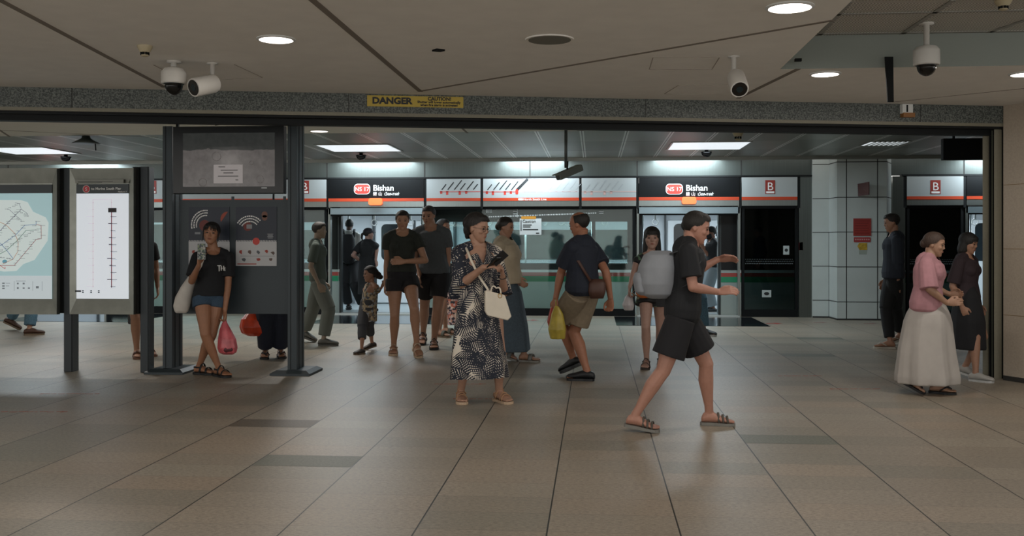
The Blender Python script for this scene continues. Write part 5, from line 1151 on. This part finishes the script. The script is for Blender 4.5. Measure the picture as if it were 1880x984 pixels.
# white handbag
hb = empty('handbag', p.pt(912, 560, -.22), 'small cream handbag hanging in front of the palm leaf dress', 'handbag')
ax2 = (p.pt(937, 586, -.24) - p.pt(893, 580, -.24)); 
mb = MB(); q4 = [p.pt(x, y, -.20) for x, y in ((889, 533), (925, 541), (937, 580), (930, 587), (893, 578), (889, 570))]; mb.prism(q4, -FWD * .085 + RGT * .01); o = mb.build('bag_body', OFFW, hb); b = o.modifiers.new('b', 'BEVEL'); b.width = .008; b.segments = 3; autosmooth(o)
MB().tube([p.pt(892, 534, -.27), p.pt(910, 539, -.275), p.pt(924, 543, -.27)], [.007] * 3, 8).build('bag_rim', OFFW, hb, True)
for dz, nm in ((-.22, 0), (-.27, 1)): MB().tube(bez(p.pt(901, 538, dz), p.pt(903, 518, dz), p.pt(911, 529, dz), 6)[:-1] + bez(p.pt(911, 529, dz), p.pt(921, 524, dz), p.pt(919, 543, dz), 6), .0065, 8).build('bag_handle', OFFW, hb, True)
MB().tube([p.pt(918 + 3.5 * math.cos(a), 543 + 4 * math.sin(a), -.285) for a in [2 * PI * i / 12 for i in range(13)]], .0028, 6).build('gold_ring', mat('gold_metal', 'b58d43', .3, .9), hb, True)
MB().tube([p.pt(856, 456, -.11), p.pt(866, 480, -.175), p.pt(880, 508, -.20), p.pt(893, 527, -.23), p.pt(899, 537, -.24)], [(.010, .003)] * 5, 6, ref=RGT).build('bag_strap', OFFW, hb, True)
# patterned tote
tb = empty('tote_bag', p.pt(834, 570, .02), 'slim patterned pink and dark tote hanging by the dress at her elbow', 'bag')
mb = MB(); p.sil(mb, [(537, 822, 849, .04), (550, 821, 849, .055), (575, 821, 848, .055), (596, 822, 847, .045)], .0, 20, 0, pw=.5); mb.build('bag_body', mottled('patchwork_print', ['b98f80', '2a2b33', 'c9b7ab', 'a8604e', 'b09aa0', '39323a'], 62), tb, False)
for dx in (-4, 5): MB().tube([p.pt(832 + dx, 540, 0), p.pt(838 + dx, 530, -.03), p.pt(843 + dx, 525, -.05)], .005, 6).build('bag_handle', BLKC, tb, True)
# ---- leaning woman with the phone
p = Fig(394, 690, 1.56, 8, 'leaning woman in black tee and denim shorts taking a photo with her phone', .96, True, 'a06a4a', .0045)
p.pose(pel=p.pt(386, 542, .03), neck=p.pt(391, 463, .06), head=p.pt(388, 429, .02), hyaw=-16, hpitch=-4, hroll=-5, syaw=-4, hs=.142,
       feet={'R': (408, 688, 24, 0, 0, (.15, 1, 0)), 'L': (366, 687, 42, 0, 0, (-.2, 1, 0))},
       arms={'R': dict(w=p.pt(365, 487, -.26), el=p.pt(352, 516, -.08), dir=(.1, .1, 1), palm=(.75, .5, 0), curl=.55, thumb=.55),
             'L': dict(w=p.pt(413, 570, -.02), el=p.pt(419, 518, .06), dir=(0, .05, -1), palm=(-1, .2, 0), curl=.9, thumb=.6)})
p.foot['R'] = (p.foot['R'][0] - FWD * .12,) + p.foot['R'][1:]
p.kn['R'] = p.pt(377, 613, -.13); p.kn['L'] = p.pt(388, 616, .0); p.body(); p.face('8a4238', '15110f'); p.hair('tied', '120e0d')
p.top(mat('black_tee', '14161a', .85, noise=.1, nscale=60), -.02, .80, .022, 'shirt', .016)
for tx_, ty_, s_, rr in (('T', (399, 485), .085, .0), ('H', (405, 484), .07, .0), ('E', (411, 484), .045, .1)):
    q = p.pt(ty_[0], ty_[1] + 13, -.14); text(tx_, s_, Matrix.Translation(q) @ Matrix.Rotation(p.f + .35, 4, 'Z') @ Matrix.Rotation(PI / 2, 4, 'X'), LETW, p.root, bold=-.005, depth=.006, wide=.75)
p.bottoms(mat('denim_shorts', '33475a', .85, noise=.2, nscale=90), .27, .018, 'shorts', .014)
p.sandals(BRUB, 'sport')
c = p.pt(370, 462, -.33); ph = empty('phone', c, 'phone in a clear floral case raised by the leaning woman', 'phone')
slab('phone_body', c, RGT * .95 + FWD * .3, UP + RGT * .12, .074, .152, .009, mat('phone_silver_edge', '8e9296', .3), parent=ph)
slab('printed_back', c - FWD * .006 + RGT * .001, RGT * .95 + FWD * .3, UP + RGT * .12, .068, .146, .004, mottled('floral_case_print', ['2c4a3e', '8d9088', '1f2a2c', '6f7d58', 'a8a39a', '26363c'], 60, .3), parent=ph, bev=.001)
tb = empty('tote_bag', p.pt(335, 540, 0), 'plain white canvas tote slung from the shoulder of the leaning woman', 'bag')
mb = MB(); WCAN = mat('white_canvas', 'c9c3bb', .85, noise=.05, nscale=12)
rows = [(498, 352, 360, .02), (508, 345, 362, .035), (525, 333, 358, .05), (545, 322, 352, .06), (562, 318, 349, .055), (571, 320, 346, .04), (575, 323, 342, .015)]
p.sil(mb, rows, .12, 24); remesh(mb, 'bag_body', WCAN, tb, .008, 3)
MB().tube([p.pt(372, 458, .10), p.pt(374, 470, -.08), p.pt(368, 487, -.14), p.pt(359, 503, -.04), p.pt(352, 512, .08)], [(.018, .004)] * 5, 6, ref=RGT).build('bag_strap', WCAN, tb, True)
PINKP = mat('pink_plastic', 'c25b62', .3, noise=.25, nscale=14, bump=.4)
pb = empty('plastic_bag', p.pt(416, 620, 0), 'pink plastic bag hanging from the left hand of the leaning woman', 'bag')
mb = MB(); p.sil(mb, [(584, 411, 415, .008), (592, 408, 417, .018), (605, 403, 424, .045), (622, 400, 433, .07), (638, 399, 436, .08), (647, 402, 434, .06), (651, 410, 428, .02)], -.03, 24, .12, 9); remesh(mb, 'bag_body', PINKP, pb, .006, 1)
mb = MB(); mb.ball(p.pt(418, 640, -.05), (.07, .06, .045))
mb.build('dark_contents', mat('dark_red_goods', '5a3034', .5), pb, True)  # goods in the bag, one flat dark red
# ---- person behind the board with an orange bag
p = Fig(501, 659, 1.62, 2, 'person in dark trousers and flip flops standing hidden behind the poster board', 1.0, False, 'a06f52', .009)
p.pose(feet={'R': (487, 657, -5, 0), 'L': (515, 656, 5, 0)}, arms={'R': dict(w=p.pt(466, 566, 0), dir=(0, 0, -1), curl=.9)})
p.body(); p.face(); p.hair('short'); p.top(mat('charcoal_tee', '26292c', .85), .0, .6); p.bottoms(NAVYC, 1.9, .02, 'trousers', .02); p.sandals(BRUB, 'thong')
ob = empty('plastic_bag', p.pt(463, 600, -.02), 'orange red plastic bag seen below the poster board', 'bag')
mb = MB(); p.sil(mb, [(568, 462, 470, .01), (576, 452, 478, .05), (586, 443, 486, .09), (600, 440, 487, .11), (611, 444, 485, .09), (617, 456, 478, .04)], -.05, 24, .1, 8); remesh(mb, 'bag_body', mat('orange_plastic', 'c23f1e', .3, noise=.3, nscale=10, bump=.4), ob, .007, 1)
# ---- child
p = Fig(674, 645, 1.08, -62, 'small child in patterned tunic and grey trousers reaching up for a hand', 1.0, True, 'a3755c', .006)
p.pose(neck=p.pt(682, 521), head=p.pt(679, 503), hyaw=-14, hpitch=4, hs=.175, feet={'R': (664, 650, 20, 0), 'L': (683, 642, -8, 14)}, arms={'L': dict(w=p.pt(701, 527, .03), el=p.pt(694, 535, .0), dir=(.6, 0, .6), curl=.5)})
p.body(); p.face('9a5148'); p.hair('windblown', '14100f')
p.bottoms(mat('grey_cotton', '3a3c40', .85), 1.55, .012, 'trousers', .008)
mb = MB(); p.sil(mb, [(519, 674, 690, .04), (524, 670, 694, .07), (540, 665, 694, .085), (565, 662, 692, .095), (590, 660, 692, .10)], 0, 22, .08, 5)
for q_ in 'LR': limb(mb, p.sh[q_], p.arm[q_]['el'], [.04, .042, .036])
remesh(mb, 'tunic', mottled('beige_floral_print', ['a39478', '5c5246', '8f9496', '7d6f5a', 'b3a284', '4c5560'], 42), p.root, .006, 2)
p.shoes(mat('brown_child_shoe', '37302b', .6), mat('brown_sole', '6a5a48', .6))
# ---- tall woman
p = Fig(742, 652, 1.72, 6, 'tall woman in olive black tee and black shorts holding the hand of a child', .98, True, 'a8785c', .006)
p.pose(pel=p.pz(738, .53), neck=p.pt(738, 428), head=p.pt(739, 405), hyaw=-6, hpitch=6, hs=.13, feet={'R': (723, 650, -8, 0), 'L': (765, 655, 4, 18)},
       arms={'R': dict(w=p.pt(708, 522, -.02), el=p.pt(711, 478, .03), dir=(-.1, .1, -1), curl=.6), 'L': dict(w=p.pt(742, 480, -.24), el=p.pt(781, 478, -.06), dir=(-1, .1, .0), palm=(0, -1, -.2), curl=.4)})
p.body(); p.face('8a4a42'); p.hair('low_bun'); p.top(mat('olive_black_tee', '232722', .85, noise=.1, nscale=40), .12, .5, .02); p.bottoms(mat('black_shorts', '141418', .85), .34, .02, 'shorts', .018, .28)
p.sandals(mat('beige_strap', 'a58d74', .6), 'sport', mat('pale_sole', 'b89f85'))
# ---- man behind
p = Fig(791, 641, 1.80, -4, 'man in grey tee and black shorts behind the tall woman', 1.05, False, 'a3745a', .006)
p.pose(pel=p.pz(797, .53), neck=p.pt(791, 420), head=p.pt(787, 396), hyaw=-18, hpitch=10, hs=.128, feet={'L': (797, 640, 3, 0), 'R': (777, 632, -4, 12)}, arms={'L': dict(w=p.pt(817, 512, -.04), el=p.pt(823, 470, .03), dir=(-.2, .2, -1), curl=.5), 'R': dict(w=p.pt(770, 505, -.1), dir=(0, .3, -1))})
p.body(); p.face(); p.hair('short'); p.top(mat('slate_grey_tee', '474c50', .85, noise=.08, nscale=40), -.04, .62, .022); p.bottoms(mat('black_shorts', '141418'), .66, .018, 'shorts', .014); p.sandals(BRUB, 'sport')
# ---- figure further back, mostly hidden
p = Fig(812, 617, 1.66, 55, 'person in black partly hidden between the grey tee man and the dress', .95, False, 'a3745a', .009)
p.pose(feet={'L': (806, 619, 0, 0), 'R': (818, 614, 0, 0)}); p.body(); p.hair('short'); p.top(BLKC, 0, .6); p.bottoms(BLKC, .75); p.sandals(mat('olive_strap', '4a4a40', .6), 'slide', mat('brown_sole', '6a5a48'))
# ---- beige top, denim skirt walking right
p = Fig(935, 664, 1.58, 68, 'walker in loose beige top and long denim skirt behind the woman in the dress', 1.08, True, 'a3745a', .006)
p.pose(neck=p.pt(927, 444), head=p.pt(929, 417), hpitch=8, hs=.135, feet={'L': (926, 662, 0, 14, 0), 'R': (962, 664, 0, 0)}, arms={'R': dict(w=p.pt(948, 512, -.05), dir=(0, .7, -.5)), 'L': dict(w=p.pt(915, 520, .05))})
p.body(); p.face(); p.hair('low_bun', '1a1512'); p.top(mat('loose_beige_cotton', 'a99c86', .85, noise=.06, nscale=10), .05, .95, .045, 'blouse', .012)
mb = MB(); p.sil(mb, [(512, 910, 946, .11), (535, 902, 958, .19), (600, 898, 970, .24), (643, 900, 974, .25)], -.02, 30, .05, 6, pw=.75); remesh(mb, 'skirt', mat('blue_grey_denim', '3f4c56', .85, noise=.15, nscale=60), p.root, .008, 2)
p.sandals(mat('grey_strap', '6c6c68', .6), 'slide', mat('grey_sole', '77756f', .6))
# ---- man in navy polo walking away to the left
p = Fig(1068, 700, 1.66, -122, 'balding man in navy polo and khaki shorts carrying shopping bags', 1.08, False, 'a3684a', .0055)
p.pose(pel=p.pt(1070, 534), neck=p.pt(1068, 444), head=p.pt(1063, 412), hyaw=10, hpitch=14, hs=.138, feet={'R': (1078, 699, 24, 0), 'L': (1052, 693, 0, 24, .03)},
       arms={'R': dict(w=p.pt(1121, 548, .0), el=p.pt(1112, 498, -.02), dir=(-.1, .1, -1), curl=.7), 'L': dict(w=p.pt(1020, 548, .02), el=p.pt(1030, 500, .0), dir=(0, .1, -1), curl=.9)})
p.body(); p.face('7a3f36', '1a1512'); p.hair('bald', '17130f')
p.top(mat('navy_polo', '1d2330', .85, noise=.08, nscale=50), -.10, .72, .034, 'polo_shirt', .014); p.bottoms(mat('khaki_cotton', '7c6f5c', .85, noise=.1, nscale=30), .80, .022, 'shorts', .022); p.shoes(mat('black_loafer', '15171b', .5))
sb = empty('sling_bag', p.pt(1098, 530, -.15), 'brown sling pouch at the hip of the man in navy polo', 'bag')
mb = MB(); p.sil(mb, [(512, 1086, 1106, .02), (520, 1080, 1112, .05), (535, 1079, 1112, .055), (548, 1084, 1108, .03)], -.14, 20, pw=.7); mb.build('pouch', mat('dark_brown_leather', '4b3128', .5), sb, True)
MB().tube([p.pt(1084, 516, -.18), p.pt(1062, 480, -.17), p.pt(1040, 452, -.10)], [(.014, .003)] * 3, 6, ref=RGT).build('sling_strap', mat('dark_brown_leather', '4b3128'), sb, True)
for (nm, rows, col, lab, d_) in (('r', [(556, 1016, 1022, .01), (566, 1010, 1028, .04), (590, 1004, 1032, .07), (603, 1008, 1030, .04)], 'a83a2c', 'red plastic bag carried by the man in navy polo', .06), ('y', [(562, 1018, 1026, .01), (576, 1012, 1034, .04), (604, 1006, 1040, .08), (622, 1010, 1038, .05)], 'a8963c', 'yellow green plastic bag carried by the man in navy polo', -.08)):
    r = empty('plastic_bag', p.pt(1020, 590, d_), lab, 'bag'); mb = MB(); p.sil(mb, rows, d_, 22, .1, 7); remesh(mb, 'bag_body', mat('plastic_' + col, col, .35, noise=.2, nscale=12, bump=.3), r, .007, 1)
    MB().tube([p.pt(1020, 550, d_ * .4), p.pt(rows[0][1] + 3, rows[0][0] + 2, d_)], .006, 6).build('bag_handle', MATS['plastic_' + col], r, True)
# ---- woman with fringe facing the viewer
p = Fig(1199, 675, 1.52, -2, 'woman with long fringed hair in dark floral playsuit standing on the platform', .92, True, 'a88070', .0055)
p.pose(neck=p.pt(1195, 470), head=p.pt(1197, 437), hyaw=3, hpitch=2, hs=.152, feet={'R': (1187, 676, -4, 0), 'L': (1213, 671, 8, 0)}, arms={'R': dict(w=p.pt(1156, 528, -.04), el=p.pt(1164, 498, .02), dir=(-.05, .1, -1), curl=.9), 'L': dict(w=p.pt(1226, 540, .0))})
p.body(); p.face('96524a'); p.hair('long', '14110f')
FLOR = mottled('dark_floral_print', ['16181c', '1b1d20', '17191c', '8f835a', '15171b', '4f6a55', '181a1e', '1a1c20'], 24)
p.top(FLOR, .0, .18, .014, 'playsuit_top', .01, .9, .06); p.bottoms(FLOR, .33, .022, 'playsuit_shorts', .035, .3); p.sandals(mat('dark_brown_strap', '2b211c', .6), 'sport')
r = empty('belt_pouch', p.pt(1183, 537, -.2), 'orange pouch worn at the waist of the fringed woman', 'bag')
mb = MB(); p.sil(mb, [(526, 1168, 1200, .015), (531, 1165, 1201, .035), (540, 1168, 1199, .04), (547, 1175, 1192, .02)], -.16, 24, pw=.8); mb.build('pouch', mat('orange_leather', 'b5622c', .5), r, True)
MB().tube([p.pt(1168, 530, -.15), p.pt(1160, 538, -.08), p.pt(1172, 545, -.12)], [(.009, .003)] * 3, 6).build('strap', mat('tan_leather', 'b08762'), r, True)
r = empty('plastic_bag', p.pt(1154, 550, -.04), 'white plastic bag in the hand of the fringed woman', 'bag')
mb = MB(); p.sil(mb, [(538, 1153, 1158, .01), (546, 1147, 1162, .04), (560, 1142, 1165, .06), (570, 1146, 1163, .03)], -.03, 22, .1, 7); remesh(mb, 'bag_body', mat('milky_plastic', 'b9b4b6', .35, bump=.3), r, .007, 1)
# ---- striding walker
p = Fig(1244, 789, 1.56, 84, 'walker in black tee and shorts striding right in sandals', 1.0, False, 'b07a64', .0055)
p.pose(pel=p.pt(1252, 578), neck=p.pt(1267, 448), head=p.pt(1279, 418), hyaw=2, hpitch=14, hs=.14, feet={'R': (1166, 792, 0, 8, 0, (0, 1, .2)), 'L': (1302, 780, 4, 0, 0, (0, 1, .1))},
       arms={'R': dict(w=p.pt(1318, 536, -.10), el=p.pt(1272, 527, -.2), dir=(0, 1, .15), palm=(.6, 0, -.6), curl=.35), 'L': dict(w=p.pt(1318, 476, .16), el=p.pt(1274, 500, .18), dir=(0, 1, .1), palm=(-.5, 0, -.6), curl=.3)})
p.body(); p.face('8a4a42'); p.hair('short', '17130f'); p.top(mat('black_tee', '14161a'), -.08, .74, .026, 'shirt', .016); p.bottoms(mat('black_shorts', '141418'), .72, .022, 'shorts', .025)
p.sandals(mat('grey_brown_strap', '4b453d', .6), 'gladiator', mat('grey_sole', '77756f'))
r = empty('backpack', p.pt(1205, 500, -.02), 'light grey backpack on the striding walker', 'backpack'); GB = mat('light_grey_nylon', '868a90', .7, noise=.08, nscale=8, bump=.15)
mb = MB(); p.sil(mb, [(460, 1196, 1232, .05), (468, 1182, 1238, .11), (490, 1172, 1240, .14), (520, 1170, 1238, .145), (540, 1178, 1234, .12), (548, 1192, 1226, .06)], 0, 26, pw=.8); remesh(mb, 'bag_body', GB, r, .009, 3)
mb = MB(); p.sil(mb, [(500, 1166, 1184, .06), (512, 1162, 1186, .09), (535, 1166, 1186, .09), (542, 1174, 1186, .05)], 0, 20, pw=.8); remesh(mb, 'front_pocket', GB, r, .009, 2)
for q_, s_ in (('R', -.09), ('L', .1)): MB().tube([p.pt(1230, 466, s_), p.pt(1262, 456, s_), p.pt(1286, 480, s_ * 1.3), p.pt(1268, 520, s_ * 1.7), p.pt(1236, 535, s_)], [(.02, .005)] * 5, 6, ref=FWD).build('shoulder_strap', mat('dark_grey_webbing', '3b3e42', .8), r, True)
# ---- jeans behind the walker
p = Fig(1262, 615, 1.66, 60, 'person in blue jeans and sneakers striding behind the black clad walker', 1.0, False, 'a3745a', .008)
p.pose(feet={'R': (1236, 616, 0, 14), 'L': (1292, 616, 0, 0)}, head=None); p.body(); p.face(); p.hair('short'); p.top(mat('dark_teal_shirt', '20282c', .85), -.03, .7); p.bottoms(mat('faded_blue_denim', '4a6879', .85, noise=.2, nscale=60), 1.9, .018, 'jeans', .014); p.shoes(mat('dark_sneaker', '26282a', .6), mat('white_rubber', 'b7b9b8', .6))
# ---- people inside the train
p = Fig(1307, 572, 1.62, -70, 'masked passenger in black tee and grey trousers using a phone inside the train', 1.0, False, '8f5f49', .009, O=on_y(1307, 571, 18.95) * 1.0)
p.O.z = .006; p.pose(head=None, hpitch=12, hs=.15, arms={'L': dict(w=p.pt(1291, 452, .0), el=p.pt(1303, 468, 0), dir=(0, .6, .8), curl=.6), 'R': dict(w=p.pt(1291, 456, -.1), el=p.pt(1301, 470, -.05), dir=(0, .6, .8), curl=.6)})
p.body(); p.face(mask='15171a'); p.hair('crop', '15120f'); p.top(BLKC, 0, .8, .03); p.bottoms(mat('light_grey_trousers', '6f7a80', .85), 1.9, .025, 'trousers', .02); p.shoes(mat('dark_sneaker', '26282a'), mat('white_rubber', 'b7b9b8'))
slab('phone', p.pt(1287, 441, -.05), FWD, UP + RGT * .3, .075, .15, .009, mat('black_phone', '0d0e10'), 'dark phone held up by the masked passenger inside the train', 'phone')
p = Fig(641, 572, 1.80, 172, 'passenger in pale shirt with a black backpack standing inside the train', 1.0, False, '5a3a2e', .009, O=on_y(641, 571, 19.1) * 1.0)
p.O.z = .006; p.pose(head=None, hs=.125, hpitch=-2, feet={'L': (630, 572, 6, 0), 'R': (653, 573, -6, 0)}); p.foot = {k_: (Vector((v[0].x, 19.1, v[0].z + .006)),) + v[1:] for k_, v in p.foot.items()}
p.body(); p.hair('crop', '120e0c'); p.top(mat('pale_grey_shirt', 'a8aaa6', .85), -.06, 1.6, .03, 'shirt', .01); p.bottoms(mat('black_trousers', '15171a', .85), 1.9, .022, 'trousers', .02); p.shoes(BRUB)
r = empty('backpack', p.pt(638, 455, -.2), 'black backpack on the passenger in pale shirt inside the train', 'backpack'); mb = MB(); p.sil(mb, [(430, 630, 648, .05), (438, 627, 651, .09), (460, 626, 653, .11), (478, 628, 652, .09), (484, 634, 646, .04)], -.2, 22, pw=.8); remesh(mb, 'bag_body', BLKC, r, .009, 2)
for sx_ in (-9, 9): MB().tube([p.pt(640 + sx_, 436, -.19), p.pt(640 + sx_ * 1.15, 421, -.05), p.pt(640 + sx_ * 1.1, 426, .1)], [(.025, .006)] * 3, 6, ref=RGT).build('shoulder_strap', BLKC, r, True)
p = Fig(674, 573, 1.60, 140, 'passenger with ponytail and cap in black clothes inside the train', 1.0, True, 'a3796a', .009, O=on_y(675, 572, 18.72) * 1.0)
p.O.z = .006; p.pose(head=None, hyaw=-35, hs=.14, arms={'R': dict(w=p.pt(690, 478, -.1), el=p.pt(692, 455, 0), dir=(0, .4, -1)), 'L': dict(w=p.pt(664, 480, .1))})
p.body(); p.face(); p.hair('ponytail', '100d0c'); p.top(BLKC, -.05, .7, .03)
mb = MB(); M = p.HM(); mb.ball((0, -.05, .2), (.40, .47, .36), M); mb.ball((0, .42, .16), (.24, .22, .03), M); Mi = M.inverted(); remesh(mb, 'cap', mat('dark_cap', '2a2830', .8), p.root, .006, 1, lambda c: (Mi @ c).z < .12)
mb = MB(); p.sil(mb, [(470, 660, 690, .12), (500, 657, 692, .15), (540, 656, 692, .16)], 0, 22, .06, 5); remesh(mb, 'skirt', BLKC, p.root, .009, 2); p.shoes(BRUB)
# ---- right-hand passers-by
p = Fig(1700, 722, 1.42, 78, 'woman in pink top and long white skirt walking right in black flip flops', 1.08, True, 'a3785c', .0055)
p.pose(neck=p.pt(1708, 476), head=p.pt(1716, 449), hpitch=10, hs=.145, feet={'R': (1718, 722, 0, 0), 'L': (1672, 722, 0, 25)}, arms={'R': dict(w=p.pt(1738, 556, -.16), el=p.pt(1706, 530, -.18), dir=(0, 1, .1)), 'L': dict(w=p.pt(1742, 540, .15), el=p.pt(1712, 526, .16), dir=(0, 1, 0))})
p.body(); p.face('8a4a42'); p.hair('low_bun', '3a2a20'); p.top(mat('dusty_pink_cotton', 'a87a80', .85, noise=.12, nscale=12), -.15, 1.0, .035, 'blouse', .016)
mb = MB(); p.sil(mb, [(545, 1682, 1726, .09), (560, 1674, 1735, .13), (575, 1666, 1742, .165), (590, 1660, 1746, .18), (640, 1650, 1752, .20), (690, 1644, 1760, .23), (703, 1645, 1758, .23)], 0, 32, .09, 8); remesh(mb, 'skirt', mat('off_white_cotton', 'a8a29c', .85, noise=.05, nscale=8), p.root, .009, 2)
p.sandals(BRUB, 'thong')
p = Fig(1640, 638, 1.70, -78, 'person in navy top and black trousers with white flip flops by the tiled column', .95, False, 'a3745a', .007)
p.pose(hpitch=10, hs=.13, feet={'R': (1634, 640, 0, 0), 'L': (1652, 633, 0, 20)}, arms={'L': dict(w=p.pt(1648, 520, -.1))}); p.body(); p.face(); p.hair('short'); p.top(mat('dark_navy_top', '202733', .85), -.05, 1.7, .03); p.bottoms(mat('black_trousers', '15171a'), 1.9, .012, 'trousers', .004); p.sandals(mat('white_strap', 'b3aea4', .6), 'thong', mat('white_sole', 'b3aea4', .6))
p = Fig(1775, 694, 1.42, 66, 'person in long dark dress and white sneakers beside the right stone wall', 1.02, True, 'a3745a', .007)
p.pose(hpitch=12, hs=.14, feet={'R': (1791, 700, 0, 0), 'L': (1772, 694, 0, 14)}); p.body(); p.face(); p.hair('bob', '14110f'); p.top(mat('dark_wine_top', '2b1f24', .85), -.04, .9, .022)
mb = MB(); p.sil(mb, [(525, 1766, 1787, .08), (545, 1757, 1795, .14), (590, 1750, 1802, .19), (640, 1749, 1803, .2)], -.03, 28, .05, 6, pw=.75); remesh(mb, 'skirt', mat('black_skirt', '141519', .85), p.root, .009, 2); p.shoes(mat('white_sneaker', 'a8a6a2', .6), mat('white_rubber', 'b7b9b8'))
# ---- left passers-by seen under the panels
p = Fig(50, 612, 1.68, 80, 'person in blue jeans and brown shoes walking behind the lit system map', 1.0, False, 'a3745a', .009)
p.pose(feet={'R': (54, 615, 0, 0), 'L': (20, 606, 0, 28)}); p.body(); p.hair('short'); p.top(NAVYC, -.03, 1.6); p.bottoms(mat('faded_blue_denim', '4a6879'), 1.9, .018, 'jeans', .014); p.shoes(mat('brown_leather_shoe', '4a3124', .5), mat('brown_sole', '6a5a48'))
p = Fig(254, 655, 1.60, 10, 'barefoot looking person in black skirt behind the post of the lit line panel', 1.0, True, 'a06f52', .009)
p.root['label'] = 'bare legged person in black skirt behind the post of the lit line panel'
p.pose(feet={'R': (251, 657, -5, 0), 'L': (269, 653, 20, 0)}); p.body(); p.hair('bob'); p.top(BLKC, -.03, .6)
mb = MB(); p.sil(mb, [(508, 240, 272, .12), (560, 236, 276, .14), (594, 237, 276, .15)], 0, 22, .06, 6); remesh(mb, 'skirt', mat('black_skirt', '141519'), p.root, .009, 2); p.sandals(mat('brown_strap', '6a4632', .6), 'slide')
p = Fig(584, 633, 1.60, 80, 'person in pale grey green clothes passing behind the right display post', .9, False, '94806c', .008)
p.pose(feet={'R': (594, 635, 0, 0), 'L': (560, 628, 0, 20)}, hs=.13); p.body(); p.hair('short', '2a2622'); p.top(mat('grey_green_shirt', '4e5953', .85), -.03, .8); p.bottoms(mat('grey_green_trousers', '646a64', .85), 1.9, .018, 'trousers', .014); p.shoes(mat('grey_shoe', '5d5d58', .7))
